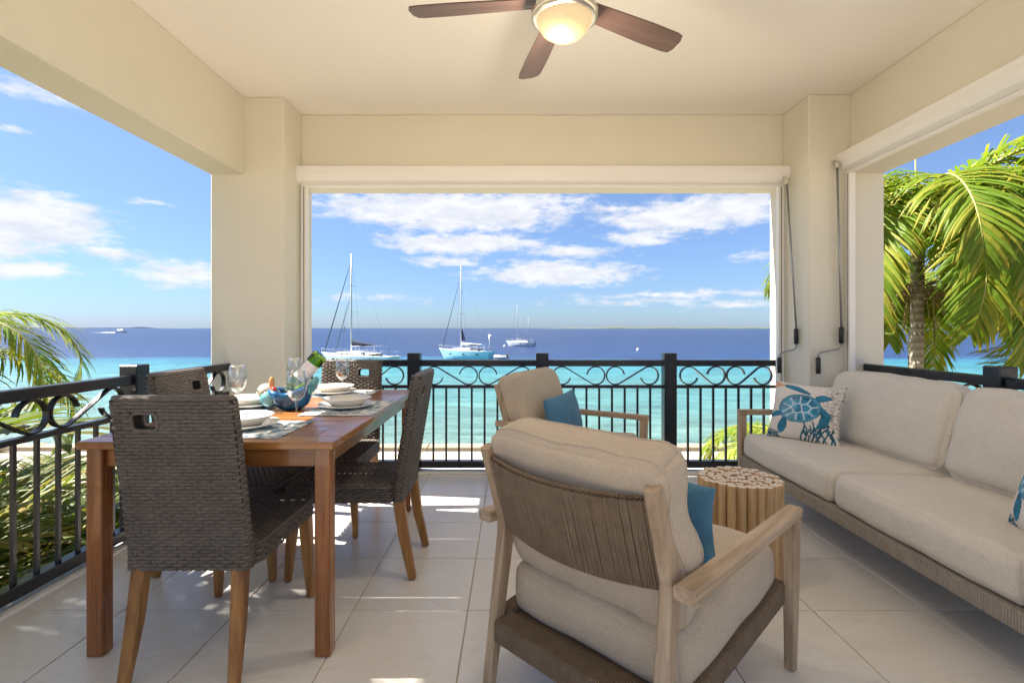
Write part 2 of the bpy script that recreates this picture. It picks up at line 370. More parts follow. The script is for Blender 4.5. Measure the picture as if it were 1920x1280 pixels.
# outside
m, t, p = mat('sand and gravel ground'); c = ocoord(t, False); n = t.noise(c, .35, 6, .6); f = t.noise(c, 14, 5, .7)
sset(t, p, base=t.mix(1.0, t.mix(n, (.33, .27, .19), (.48, .41, .31)), t.ramp(f, [(.3, .8), (.7, 1.0)]), 'MULTIPLY'), rough=.95, normal=bump(t, f, .4, .03)); M['ground'] = m
m, t, p = mat('pale concrete pavement'); c = ocoord(t, False); f = t.noise(c, 3, 6, .65)
sset(t, p, base=t.mix(f, (.34, .30, .25), (.46, .41, .35)), rough=.9, normal=bump(t, t.noise(c, 40, 3), .2, .01)); M['pavement'] = m
M['coping'] = paint('sandstone coping', (.34, .27, .18), .9, .12, .2)
m, t, p = mat('sea water')
c = t.new('ShaderNodeTexCoord').outputs['Object']; sx = t.new('ShaderNodeSeparateXYZ', inp={0: c})
wb = t.noise(t.mapping(c, (.012, .03, 1)), 1.0, 5, .6); wb2 = t.noise(t.mapping(c, (.10, .22, 1)), 1.0, 5, .62)
dist = t.math('ADD', sx.outputs[1], t.math('ADD', t.math('MULTIPLY', t.math('SUBTRACT', wb, .5), 46), t.math('MULTIPLY', t.math('SUBTRACT', wb2, .5), 18)))
dn = t.math('DIVIDE', dist, 200.0, clamp=True)
deep = t.ramp(dn, [(.10, (.15, .19, .155)), (.135, (.13, .225, .195)), (.19, (.088, .22, .212)), (.30, (.06, .222, .243)), (.40, (.038, .195, .245)), (.455, (.026, .13, .22)), (.50, (.016, .042, .125)), (1.0, (.015, .034, .098))])
pat = t.noise(t.mapping(c, (.35, .8, 1)), 1.0, 5, .65); near = t.ramp(dn, [(.10, .55), (.30, .12), (.5, .0)])
col = t.mix(t.math('MULTIPLY', t.ramp(pat, [(.45, 0.0), (.62, 1.0)]), near), deep, (.10, .20, .17))
chop = t.noise(t.mapping(c, (.16, .55, 1)), 1.0, 6, .7)
col = t.mix(1.0, col, t.ramp(chop, [(.3, .58), (.7, 1.3)]), 'MULTIPLY')
mid = t.noise(t.mapping(c, (.45, 1.5, 1)), 1.0, 5, .7)
col = t.mix(1.0, col, t.ramp(mid, [(.34, .74), (.66, 1.2)]), 'MULTIPLY')
col = t.mix(1.0, col, (.89, .89, .91), 'MULTIPLY')
rip = t.noise(t.mapping(c, (.9, 2.2, 1)), 1.0, 6, .68)
sset(t, p, base=col, rough=.32, spec=.22, normal=bump(t, rip, .8, .35)); M['sea'] = m
m, t, p = mat('low scrub coast'); c = ocoord(t, False); sset(t, p, base=t.mix(t.noise(t.mapping(c, (.02, .02, .4)), 1, 4), (.05, .085, .05), (.17, .19, .13)), rough=1.0); M['coast'] = m
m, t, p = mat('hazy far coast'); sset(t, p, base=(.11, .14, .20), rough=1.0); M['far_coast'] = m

# ------------------------------------------------------------------ outside: ground, sea, coast
GZ = -3.3; SEA = -4.4
g = MB(); g.box(-160, 160, -70, 18.55, GZ - 3, GZ); tag(g.build('ground', M['ground']), kind='structure')
g = MB(); g.box(-160, 160, 9.5, 18.0, GZ - .02, GZ + .08); tag(g.build('promenade', M['pavement']), kind='structure')
m, t, p = mat('dark mulch soil'); c = ocoord(t, False); sset(t, p, base=t.mix(t.noise(c, 5, 6, .7), (.035, .03, .016), (.13, .11, .055)), rough=1.0, normal=bump(t, t.noise(c, 30, 4), .5, .03)); M['mulch'] = m
g = MB(); g.box(-9, -2.35, -4, 8.6, GZ - .1, GZ + .06); tag(g.build('planting_bed', M['mulch']), kind='structure')
sw = empty('sea_wall', (0, 18.3, GZ), 0, 'low sandstone sea wall between the pavement and the water', 'wall')
for k in range(-26, 27):
    g = MB(); g.box(-.99, .99, -.28, .28, .0, .24 + random.uniform(-.01, .01), .03); g.build('coping_stone', M['coping'], sw, (k * 2.0, 0, 0))
N = 90; g = MB()
xs = [-30000, -6000, -1500, -400, -100, 0, 100, 400, 1500, 6000, 30000]; ys = [14, 60, 200, 800, 3000, 12000, 45000]
g.grid([[(x, y, SEA) for y in ys] for x in xs], False); so_ = tag(g.build('sea', M['sea']), kind='structure'); fixn(so_)
def coast(name, mt, x0, x1, Y, h, seed):
    n = 160; top = []
    for i in range(n + 1):
        u = i / n; e = min(1, u * 9, (1 - u) * 9)
        hh = h * e * (.45 + .8 * abs(mnoise.fractal(Vector((u * 14 + seed, 0, 0)), 1.0, 2.0, 5)))
        top.append((x0 + (x1 - x0) * u, hh))
    g = MB()
    g.grid([[(x, Y, SEA - 1), (x, Y + 6, SEA + hh * .75), (x, Y + 60, SEA + hh + .5), (x, Y + 300, SEA - 1)] for x, hh in top], True)
    return tag(g.build(name, mt), kind='structure')
a = at(1010, 615, 5200); b = at(2300, 615, 5200); coast('island', M['coast'], a.x, b.x, 5200, 22, 3)
a = at(-700, 615, 9000); b = at(372, 615, 9000); coast('headland', M['far_coast'], a.x, b.x, 9000, 52, 9)

# ------------------------------------------------------------------ the covered terrace
XL, XR = -2.2, 2.687; CE = 2.846; SOF = 2.277
bld = empty('terrace_building', (0, 0, 0), 0, 'cream house with covered terrace of square pillars, deep beams and flat ceiling', 'building')
BK = -1.6
def part(name, b, mt, c=.006):
    g = MB(); g.box(*b, c=c); return g.build(name, mt, bld)
part('ceiling', (XL - .05, XR + .05, BK, 4.26, CE, CE + .3), M['ceiling'], 0)
part('pillar', (XL, -1.664, 3.695, 4.21, -.2, CE - .001), M['wall'])
part('pillar', (2.144, XR, 3.653, 4.21, -.2, CE - .001), M['wall'])
part('front_beam', (-1.667, 2.147, 4.0, 4.208, SOF, CE - .001), M['wall'])
part('side_beam', (XL + .001, -1.955, BK, 3.698, SOF + .002, CE - .001), M['wall'])
part('side_beam', (2.44, XR - .001, BK, 3.656, SOF + .002, CE - .001), M['wall'])
part('ledge', (XL - .06, -2.02, BK, 3.69, -.2, .012), M['ledge'], .01)
part('ledge', (2.46, XR + .04, BK, 3.64, -.2, .012), M['ledge'], .01)
part('ledge', (-1.66, 2.14, 4.03, 4.27, -.2, .012), M['ledge'], .01)
part('lower_wall', (XL + .02, XR - .02, BK + .1, 4.18, GZ - .1, -.201), M['wall'])
fl = MB(); fl.box(-2.025, 2.465, BK, 4.035, -.2, -.004); fl = tag(fl.build('terrace_floor', M['grout']), kind='structure')
T = .473; xl = [-.182 + T * k for k in range(-4, 7)]; yl = [2.085 + T * k for k in range(-8, 6)]
xl = [-2.02] + [x for x in xl if -1.99 < x < 2.43] + [2.46]; yl = [BK + .02] + [y for y in yl if BK + .1 < y < 4.0] + [4.03]
cache = {}
for i in range(len(xl) - 1):
    for j in range(len(yl) - 1):
        w, d = xl[i + 1] - xl[i] - .005, yl[j + 1] - yl[j] - .005; key = (round(w, 3), round(d, 3))
        if key not in cache:
            g = MB(); g.box(-w / 2, w / 2, -d / 2, d / 2, -.015, 0, .0012); cache[key] = g.mesh('floor_tile', M['tile'])
        put(cache[key], 'floor_tile', fl, ((xl[i] + xl[i + 1]) / 2, (yl[j] + yl[j + 1]) / 2, random.uniform(-.0004, .0004)))

# ------------------------------------------------------------------ railings
PH, TR0, TR1, MR0, MR1, BR0, BR1 = .96, .853, .904, .675, .70, .035, .09
def scroll_pts(ci, co, r):
    D = co - ci; ph = math.asin(min(.95, 2 * r / D)); pts = []
    for k in range(21):
        a = R(8) + (ph - math.pi / 2 + 2 * math.pi - R(8)) * k / 20; pts.append((ci + r * math.cos(a), r * math.sin(a)))
    for k in range(21):
        a = (ph + math.pi / 2) + (-R(165) - (ph + math.pi / 2)) * k / 20; pts.append((co + r * math.cos(a), r * math.sin(a)))
    return pts
def railing(name, org, rz, posts, s0, s1, label, z0=0.0):
    """runs along local +x from s0 to s1; posts at the given s"""
    r = empty(name, org, rz, label, 'railing', 'black railings round the terrace')
    ends = []
    pm = MB(); pm.box(-.05, .05, -.05, .05, .002, PH, .006); pm = pm.mesh('post', M['iron'])
    bm_ = MB(); bm_.box(-.008, .008, -.008, .008, BR1 - .004, MR0 + .004); bm_ = bm_.mesh('baluster', M['iron'])
    for s in posts: put(pm, 'post', r, (s, 0, 0))
    edges = []; cur = s0
    for s in sorted(posts): edges.append((cur, s - .05)); cur = s + .05
    edges.append((cur, s1))
    for a, b in edges:
        if b - a < .05: continue
        g = MB(); g.box(a, b, -.03, .03, TR0, TR1, .005); g.build('top_rail', M['iron'], r)
        g = MB(); g.box(a, b, -.022, .022, MR0, MR1, .003); g.build('middle_rail', M['iron'], r)
        g = MB(); g.box(a, b, -.03, .03, BR0, BR1, .004); g.build('bottom_rail', M['iron'], r)
        n = max(1, round((b - a) / .104) - 1); st = (b - a) / (n + 1)
        for k in range(n): put(bm_, 'baluster', r, (a + st * (k + 1), 0, 0))
        if b - a > .45:
            rr = (TR0 - MR1) / 2 - .0015; cz = (TR0 + MR1) / 2; ci = rr + .004; co = max((b - a) / 2 - .11, ci + 2.15 * rr); mid = (a + b) / 2
            if co + rr > (b - a) / 2: co = (b - a) / 2 - rr
            sp = scroll_pts(ci, co, rr - .003)
            for sg in (1, -1):
                g = MB(); g.sweep([(mid + sg * x, 0, cz + z) for x, z in sp], (.027, .009), (0, 1, 0)); fixn(g.build('scroll', M['iron'], r))
    return r
railing('terrace_railing', (0, 4.10, 0), 0, [-.79, .243, 1.272], -1.66, 2.141, 'long black scrolled railing across the front opening facing the sea')
railing('terrace_railing', (-2.08, 0, 0), R(90), [.70, 1.745, 2.79], -.6, 3.69, 'black scrolled railing along the left opening behind the dining table')
railing('terrace_railing', (2.56, 0, 0), R(90), [.56, 1.608, 2.655], -.6, 3.65, 'black scrolled railing along the right opening behind the sofa')

# ------------------------------------------------------------------ roller blinds with cranks
def blind(org, rz, L, label, drop):
    """cassette along local x, wall behind at y=0, box comes towards -y"""
    b = empty('roller_blind', org, rz, label, 'blind', 'white roller blind cassettes')
    prof = [(0, 2.412), (-.095, 2.412), (-.102, 2.405), (-.102, 2.35), (-.088, 2.30), (-.05, 2.283), (0, 2.283)]
    g = MB(); vs = [(x, y, z) for x in (0, L) for y, z in prof]; n = len(prof)
    g.add(vs, [tuple(range(n))[::-1], tuple(range(n, 2 * n))] + [(i, (i + 1) % n, n + (i + 1) % n, n + i) for i in range(n)])
    fixn(g.build('cassette', M['cassette'], b))
    g = MB(); g.box(.03, L - .03, -.048, -.018, 2.262, 2.2825, .003); g.build('bottom_bar', M['cassette'], b)
    for x in (.015, L - .06):
        g = MB(); g.box(x, x + .045, -.045, -.001, .013, 2.2825, .003); k = g.build('guide_rail', M['cassette'], b)
        g = MB(); g.box(x + .018, x + .027, -.0465, -.0452, .02, 2.27); g.build('groove', M['rod'], k)
    return b
blind((-1.665, 4.0, 0), 0, 3.808, 'white roller blind cassette above the front sea opening', 0)
blind((2.44, 3.652, 0), R(-90), 3.9, 'white roller blind cassette along the right beam', 0)
def crank(top, foot, label, swing):
    c = empty('crank_handle', foot, 0, label, 'crank', 'blind crank handles'); t = Vector(top) - Vector(foot)
    g = MB(); g.tube([t, (0, 0, .0)], .0075, 8); g.build('rod', M['rod'], c)
    g = MB(); g.box(t.x - .012, t.x + .012, t.y - .012, t.y + .012, t.z - .03, t.z + .012, .004); g.tube([(t.x, t.y, t.z), (t.x, t.y + .03, t.z + .03)], .009, 8); g.build('gear_joint', M['nickel'], c)
    g = MB(); g.tube([(0, 0, .0), (0, 0, -.112)], .016, 12); g.build('upper_grip', M['plastic'], c)
    s = Vector(swing); g = MB(); g.tube([(0, 0, -.11), (0, 0, -.14), s * .12 + Vector((0, 0, -.155)), s * .88 + Vector((0, 0, -.18)), s + Vector((0, 0, -.195)), s + Vector((0, 0, -.22))], .0065, 8); g.build('arm', M['rod'], c)
    g = MB(); g.tube([s + Vector((0, 0, -.215)), s + Vector((0, 0, -.33))], .016, 12); g.build('lower_grip', M['plastic'], c)
crank((2.10, 3.87, 2.29), (2.122, 3.78, 1.155), 'crank rod on the inner side of the right pillar beside the front opening', (-.125, 0, .0))
crank((2.322, 3.615, 2.33), (2.352, 3.615, 1.165), 'crank rod on the camera side of the right pillar behind the sofa', (-.165, 0, .0))

# ------------------------------------------------------------------ dining table
TZ = .764; tx0, tx1, ty0, ty1 = -1.519, -.623, 1.76, 3.27
tb = empty('dining_table', ((tx0 + tx1) / 2, (ty0 + ty1) / 2, 0), 0, 'reddish teak dining table with slatted top laid for four', 'table')
tw, tl = (tx1 - tx0) / 2, (ty1 - ty0) / 2
BW = .095
top = MB()
for nm, b, mt in (('end_board', (-tw, tw, -tl, -tl + BW), 'teak_x'), ('end_board', (-tw, tw, tl - BW, tl), 'teak_x'),
                  ('side_board', (-tw, -tw + BW, -tl + BW + .002, tl - BW - .002), 'teak_y'), ('side_board', (tw - BW, tw, -tl + BW + .002, tl - BW - .002), 'teak_y')):
    g = MB(); g.box(*b, TZ - .027, TZ, .003); g.build(nm, M[mt], tb)
n = 13; sp = (2 * tl - 2 * BW - .004) / n
g = MB(); g.box(-tw + BW + .002, tw - BW - .002, -sp / 2 + .0015, sp / 2 - .0015, TZ - .022, TZ - .0008, .002); slat = g.mesh('top_slat', M['teak_x'])
for k in range(n): put(slat, 'top_slat', tb, (0, -tl + BW + .002 + sp * (k + .5), 0))
for sx in (-1, 1):
    for sy in (-1, 1):
        cx, cy = sx * (tw - .018 - .0275), sy * (tl - .022 - .0275)
        g = MB(); g.box(cx - .0275, cx + .0275, cy - .0275, cy + .0275, .002, TZ - .028, .003); g.build('leg', M['teak_z'], tb)
for sy in (-1, 1):
    cy = sy * (tl - .055); g = MB(); g.box(-tw + .074, tw - .074, cy - .011, cy + .011, .668, TZ - .0275, .002); g.build('apron', M['teak_x'], tb)
for sx in (-1, 1):
    cx = sx * (tw - .05); g = MB(); g.box(cx - .011, cx + .011, -tl + .079, tl - .079, .668, TZ - .0275, .002); g.build('apron', M['teak_y'], tb)

# ------------------------------------------------------------------ wicker chairs
def rrect(w, d, r, step):
    """closed rounded rectangle -> points, normals, running length"""
    P = []; Nn = []
    hw, hd = w / 2 - r, d / 2 - r
    for cx, cy, a0 in ((hw, hd, 0), (-hw, hd, 90), (-hw, -hd, 180), (hw, -hd, 270)):
        for k in range(5):
            a = R(a0 + 90 * k / 4); P.append((cx + r * math.cos(a), cy + r * math.sin(a))); Nn.append((math.cos(a), math.sin(a)))
    P = np.array(P + [P[0]]); Nn = np.array(Nn + [Nn[0]])
    seg = np.hypot(*(P[1:] - P[:-1]).T); S = np.concatenate([[0], np.cumsum(seg)]); L = S[-1]
    n = int(round(L / step)); s = np.arange(n) * L / n
    pts = np.stack([np.interp(s, S, P[:, i]) for i in (0, 1)], 1); nr = np.stack([np.interp(s, S, Nn[:, i]) for i in (0, 1)], 1)
    nr /= np.hypot(*nr.T)[:, None]; return pts, nr, s, L
def weave_strip(mb, C, out, up, h, th, amp, phase, row, keep=None, closed=True):
    """one strand: C (n,3) centre line, out/up unit vectors, wave in and out of the stakes"""
    n = len(C); o = amp * np.tanh(1.4 * np.cos(phase + math.pi * row))
    prof = ((0.0, -.5), (th, -.32), (th, .32), (0.0, .5))
    P = np.stack([C + out * (o + a)[:, None] + up * (b * h) for a, b in prof], 1)
    base = len(mb.v); mb.v += P.reshape(-1, 3).tolist()
    for i in range(n if closed else n - 1):
        j = (i + 1) % n
        if keep is not None and not (keep[i] and keep[j]): continue
        for q in range(3):
            mb.f.append((base + i * 4 + q, base + j * 4 + q, base + j * 4 + q + 1, base + i * 4 + q + 1)); mb.m.append(0); mb.sm.append(True)
HX, HZ, HW, HH = -.085, .865, .040, .028       # hand hole in the backrest
Z0, Z1 = .362, .94
def back_y(z): return -.225 - .085 * max(0, z - .42) / .5
def make_chair():
    root = empty('wicker_chair', (0, 0, 0))
    g = MB(); pitch = .0116; zs = np.arange(Z0 + .006, Z1 - .002, pitch)
    for row, z in enumerate(zs):
        w = .405 - .012 * (z - Z0) / .58 - (max(0, z - .915) * .9); th = .046
        pts, nr, s, L = rrect(w, th, .021, .0048)
        ns = 2 * round(L / .023 / 2) ; ph = s / L * ns * math.pi
        jit = rng.normal(0, .0003)
        C = np.column_stack([pts[:, 0], pts[:, 1] + back_y(z), np.full(len(s), z + jit) + .0005 * np.sin(s * 21 + row)])
        keep = ~((abs(C[:, 0] - HX) < HW) & (abs(z - HZ) < HH)) if abs(z - HZ) < HH else None
        weave_strip(g, C, np.column_stack([nr, np.zeros(len(s))]), np.array([0, 0, 1.0]), pitch * 1.0, .0034, .0024, ph, row, keep)
    pts, nr, s, L = rrect(.40, .046, .021, .0054); ns = 2 * round(L / .023 / 2)
    for k in range(ns):     # upright stakes the strands run over and under
        q = L * k / ns; i = int(round(q / L * len(s))) % len(s)
        P = [(pts[i, 0] * (1 - .03 * (z - Z0) / .58) + nr[i, 0] * .0012, pts[i, 1] + nr[i, 1] * .0012 + back_y(z), z) for z in np.linspace(Z0, Z1 - .012, 14)]
        if abs(P[0][0] - HX) < HW + .002: P1 = [p_ for p_ in P if p_[2] < HZ - HH]; g.tube(P1, .0030, 5)
        else: g.tube(P, .0030, 5)
    # rolled top edge, hole binding
    tp = [(x, back_y(Z1) + dy, Z1 - .003) for x, dy in [(.19 * math.cos(a) , .012 * math.sin(a)) for a in np.linspace(0, 2 * math.pi, 40, endpoint=False)]]
    g.tube(tp, .011, 8, True)
    for yy in (-.024, .024):
        ring = []
        for k in range(24):
            a = 2 * math.pi * k / 24; cx, cz = math.cos(a), math.sin(a); q = (abs(cx) ** 5 + abs(cz) ** 5) ** -.2
            z = HZ + HH * cz * q; ring.append((HX + HW * cx * q, back_y(z) + yy, z))
        g.tube(ring, .0055, 6, True)
    bw = g.build('backrest', M['wicker'], root)
    c = MB()   # dark core round the hole
    def slab(x0, x1, za, zb):
        P = [(x, back_y(z) + dy, z) for z in (za, zb) for dy in (-.019, .019) for x in (x0, x1)]
        c.add(P, [(0, 2, 3, 1), (4, 5, 7, 6), (0, 1, 5, 4), (2, 6, 7, 3), (0, 4, 6, 2), (1, 3, 7, 5)])
    for za, zb in ((Z0 + .004, .42), (.42, HZ - HH)): slab(-.196, .196, za, zb)
    slab(-.192, .192, HZ + HH, Z1 - .006); slab(-.194, HX - HW, HZ - HH, HZ + HH); slab(HX + HW, .194, HZ - HH, HZ + HH)
    c.build('lining', M['core'], bw)
    # seat
    g = MB(); sy0, sy1 = -.205, .285; cy = (sy0 + sy1) / 2
    for row, z in enumerate(np.arange(.367, .428, .0125)):
        pts, nr, s, L = rrect(.42, sy1 - sy0, .03, .0054); ns = 2 * round(L / .023 / 2)
        C = np.column_stack([pts[:, 0], pts[:, 1] + cy, np.full(len(s), z)])
        weave_strip(g, C, np.column_stack([nr, np.zeros(len(s))]), np.array([0, 0, 1.0]), .0132, .0042, .0034, s / L * ns * math.pi, row)
    for row, y in enumerate(np.arange(sy0 + .006, sy1 - .004, .0135)):
        x = np.arange(-.209, .2095, .0052); n = len(x); edge = np.clip((.21 - abs(x)) / .02, 0, 1)
        C = np.column_stack([x, np.full(n, y), .430 + .006 * np.sqrt(edge) - .006 * (1 - (x / .21) ** 2) * (1 - ((y - cy) / .25) ** 2)])
        weave_strip(g, C, np.tile([0, 0, 1.0], (n, 1)), np.array([0, 1.0, 0]), .0145, .0040, .0026, x / .0215 * math.pi, row, None, False)
    g.tube([(p[0], p[1] + cy, .431) for p in rrect(.424, sy1 - sy0 + .004, .03, .02)[0]], .007, 6, True)
    st = g.build('seat', M['wicker'], root)
    c = MB(); c.box(-.203, .203, sy0 + .006, sy1 - .006, .366, .423); c.build('lining', M['core'], st)
    for sx in (-1, 1):
        g = MB(); g.sweep([(sx * .185, .245, .365), (sx * .19, .262, .20), (sx * .20, .275, .004)], [(.042, .048), (.040, .044), (.028, .030)], (1, 0, 0), .006); lg = fixn(g.build('leg', M['acacia'], root))
        g = MB(); g.lathe([(0, 0), (.011, 0), (.011, .006), (0, .006)], 10, (sx * .20, .2755, -.001)); g.build('foot_pad', M['plastic'], lg)
        g = MB(); g.sweep([(sx * .165, -.225, .368), (sx * .17, -.25, .20), (sx * .178, -.292, .004)], [(.044, .050), (.042, .046), (.032, .034)], (1, 0, 0), .006); lg = fixn(g.build('leg', M['acacia'], root))
        g = MB(); g.lathe([(0, 0), (.011, 0), (.011, .006), (0, .006)], 10, (sx * .178, -.291, -.001)); g.build('foot_pad', M['plastic'], lg)
    return root
ch0 = make_chair()
for i, (x, y, th, lab) in enumerate(((-1.07, 1.915, 0, 'dark wicker dining chair nearest the camera, its back turned to us'),
                                     (-1.365, 2.53, 92, 'wicker dining chair between the table and the left railing'),
                                     (-.752, 2.52, -90, 'wicker dining chair on the right side of the table seen edge on'),
                                     (-1.07, 3.085, 180, 'wicker dining chair at the far end of the table by the front railing'))):
    o = ch0 if i == 0 else copy_tree(ch0)
    o.location = (x, y, 0); o.rotation_euler = (0, 0, R(-th)); tag(o, lab, 'chair', 'wicker dining chairs round the table')

# ------------------------------------------------------------------ soft goods
def axis_pts(h, r, m, e=4):
    a = [-h + r * (1 - math.cos(math.pi / 2 * k / e)) for k in range(e)]; b = list(np.linspace(-h + r, h - r, m)); return a + b + [-v for v in a[::-1]]
def cushion(w, d, h, r, crown=.02, wr=.006, seed=0, m=(16, 14, 4), sag=0.0):
    """soft rounded block centred on the origin, crowned on its two large faces (z)"""
    X, Y, Z = axis_pts(w / 2, r, m[0]), axis_pts(d / 2, r, m[1]), axis_pts(h / 2, min(r, h * .49), m[2])
    g = MB(); hx, hy, hz = w / 2, d / 2, h / 2; rz = min(r, h * .49)
    idx = {}
    def vert(x, y, z):
        k = (round(x, 5), round(y, 5), round(z, 5))
        if k in idx: return idx[k]
        g.v.append(deform(x, y, z)); idx[k] = len(g.v) - 1; return idx[k]
    def deform(x, y, z):
        ix, iy, iz = (max(-hx + r, min(hx - r, x)), max(-hy + r, min(hy - r, y)), max(-hz + rz, min(hz - rz, z)))
        dx, dy, dz = (x - ix) / r, (y - iy) / r, (z - iz) / rz; L = math.sqrt(dx * dx + dy * dy + dz * dz)
        if L > 1: dx, dy, dz = dx / L, dy / L, dz / L
        px, py, pz = ix + dx * r, iy + dy * r, iz + dz * rz
        bx, by = 1 - (x / hx) ** 2, 1 - (y / hy) ** 2
        pz += (z / hz) * crown * (max(0, bx) * max(0, by)) ** .6
        px += (x / hx) * crown * .35 * max(0, 1 - (z / hz) ** 2) * max(0, by) ** .5; py += (y / hy) * crown * .35 * max(0, 1 - (z / hz) ** 2) * max(0, bx) ** .5
        # soft corners pull in
        q = (abs(x) / hx * abs(y) / hy) ** 6; px *= 1 - .03 * q; py *= 1 - .03 * q
        nv = Vector((px * 5 + seed, py * 5, pz * 5)); f = mnoise.fractal(nv, 1, 2, 3)
        px += wr * mnoise.noise(nv * 1.3 + Vector((9, 0, 0))); py += wr * mnoise.noise(nv * 1.3 + Vector((0, 9, 0))); pz += wr * f
        return (px, py, pz)
    def face(A, B, fn):
        for i in range(len(A) - 1):
            for j in range(len(B) - 1):
                g.f.append((fn(A[i], B[j]), fn(A[i + 1], B[j]), fn(A[i + 1], B[j + 1]), fn(A[i], B[j + 1]))); g.m.append(0); g.sm.append(True)
    for s in (-1, 1):
        face(X, Y, lambda a, b: vert(a, b, s * hz)); face(X, Z, lambda a, b: vert(a, s * hy, b)); face(Y, Z, lambda a, b: vert(s * hx, a, b))
    g.deform = deform; g.dims = (w, d, h, r); return g
def soft(name, cg, mt, parent, loc, rot, seams):
    w, d, h, r = cg.dims; o = fixn(cg.build(name, mt, parent, loc, rot))
    for f in seams:
        P = [cg.deform(x * 1.0, y * 1.0, f * h / 2) for x, y in rect_path(w, d, .02)]
        g = MB(); g.tube(P, .0034, 6, True); g.build('piping', mt, o)
    return o
def rect_path(w, d, step):
    P = []; c = [(-w / 2, -d / 2), (w / 2, -d / 2), (w / 2, d / 2), (-w / 2, d / 2)]
    for i in range(4):
        a, b = c[i], c[(i + 1) % 4]; n = int(math.hypot(b[0] - a[0], b[1] - a[1]) / step)
        P += [(a[0] + (b[0] - a[0]) * k / n, a[1] + (b[1] - a[1]) * k / n) for k in range(n)]
    return P
def pillow_mesh(name, w, h, t, mt, n=40, seed=0, paint_fn=None):
    """knife-edge scatter cushion in the local xz plane, face towards -y, bottom edge at z=0"""
    V = []; F_ = []; UV = []
    for sgn in (-1, 1):
        b = len(V)
        for i in range(n + 1):
            for j in range(n + 1):
                u, v = 2 * i / n - 1, 2 * j / n - 1
                x = w / 2 * u * (1 - .075 * (1 - v * v)); z = h / 2 * v * (1 - .075 * (1 - u * u))
                th = t / 2 * (max(0, 1 - abs(u) ** 2.2) * max(0, 1 - abs(v) ** 2.2)) ** .55 + .004
                wv = .006 * mnoise.fractal(Vector((u * 2.2 + seed, v * 2.2, sgn)), 1, 2, 3) * (1 - .5 * max(abs(u), abs(v)))
                V.append((x, sgn * (th + wv), z + h / 2)); UV.append((u * .5 + .5, v * .5 + .5))
        for i in range(n):
            for j in range(n):
                a = b + i * (n + 1) + j; q = (a, a + n + 1, a + n + 2, a + 1); F_.append(q if sgn < 0 else q[::-1])
    m_ = (n + 1) ** 2; rim = [i * (n + 1) for i in range(n + 1)] + [n * (n + 1) + j for j in range(1, n + 1)] + [i * (n + 1) + n for i in range(n - 1, -1, -1)] + [j for j in range(n - 1, 0, -1)]
    for k in range(len(rim)):
        a, c = rim[k], rim[(k + 1) % len(rim)]; F_.append((a + m_, c + m_, c, a))
    me = bpy.data.meshes.new(name); me.from_pydata(V, [], F_); me.materials.append(mt)
    me.polygons.foreach_set('use_smooth', [True] * len(F_))
    if paint_fn:
        ca = me.color_attributes.new('print', 'FLOAT_COLOR', 'POINT')
        ca.data.foreach_set('color', np.array([(*paint_fn(u, v), 1) for u, v in UV], dtype=np.float32).ravel())
    me.update(); return me
def place(o, loc, yaw, lean=0.0, roll=0.0):
    """local -y faces the yaw direction (clockwise from +Y), lean tips the top backwards"""
    o.matrix_world = Matrix.Translation(loc) @ Matrix.Rotation(R(180 - yaw), 4, 'Z') @ Matrix.Rotation(R(-lean), 4, 'X') @ Matrix.Rotation(R(roll), 4, 'Y'); return o
# ------------------------------------------------------------------ lounge armchairs
def rope_rail(mb, a, b, w, h, pitch=.0068, up=(0, 0, 1)):
    """bar wrapped tightly with cord from a to b"""
    a, b = Vector(a), Vector(b); L = (b - a).length; n = int(L / pitch); pts = []; sz = []
    for i in range(n):
        for k, f in ((0.03, 0), (.25, .0036), (.75, .0036), (.97, 0)):
            pts.append(a + (b - a) * ((i + k) / n)); q = f + random.uniform(-.0003, .0003); sz.append((w + 2 * q, h + 2 * q))
    side = (b - a).cross(Vector(up)); mb.sweep(pts, sz, side, .006)
def rope_panel(mb, x0, x1, zb, zt, line, bow, pitch=.0072):
    n = int((x1 - x0) / pitch)
    for k in range(n):
        x = x0 + (k + .5) * (x1 - x0) / n; u = (x - (x0 + x1) / 2) / ((x1 - x0) / 2); off = -bow * (1 - u * u)
        dz = -.012 * (1 - u * u); j = random.uniform(-.0012, .0012)
        pts = [(x + j, line(z) + off + dy, z + dz) for z, dy in ((zb, .010), (zb - .008, 0), (zb, -.011), ((zb + zt) / 2, -.0125 + j), (zt, -.011), (zt + .009, 0), (zt, .010))]
        mb.tube(pts, pitch * .56, 5)
def post_line(z):
    return .08 - (z - .49) / .274 * .087 if z > .49 else .08 * z / .49
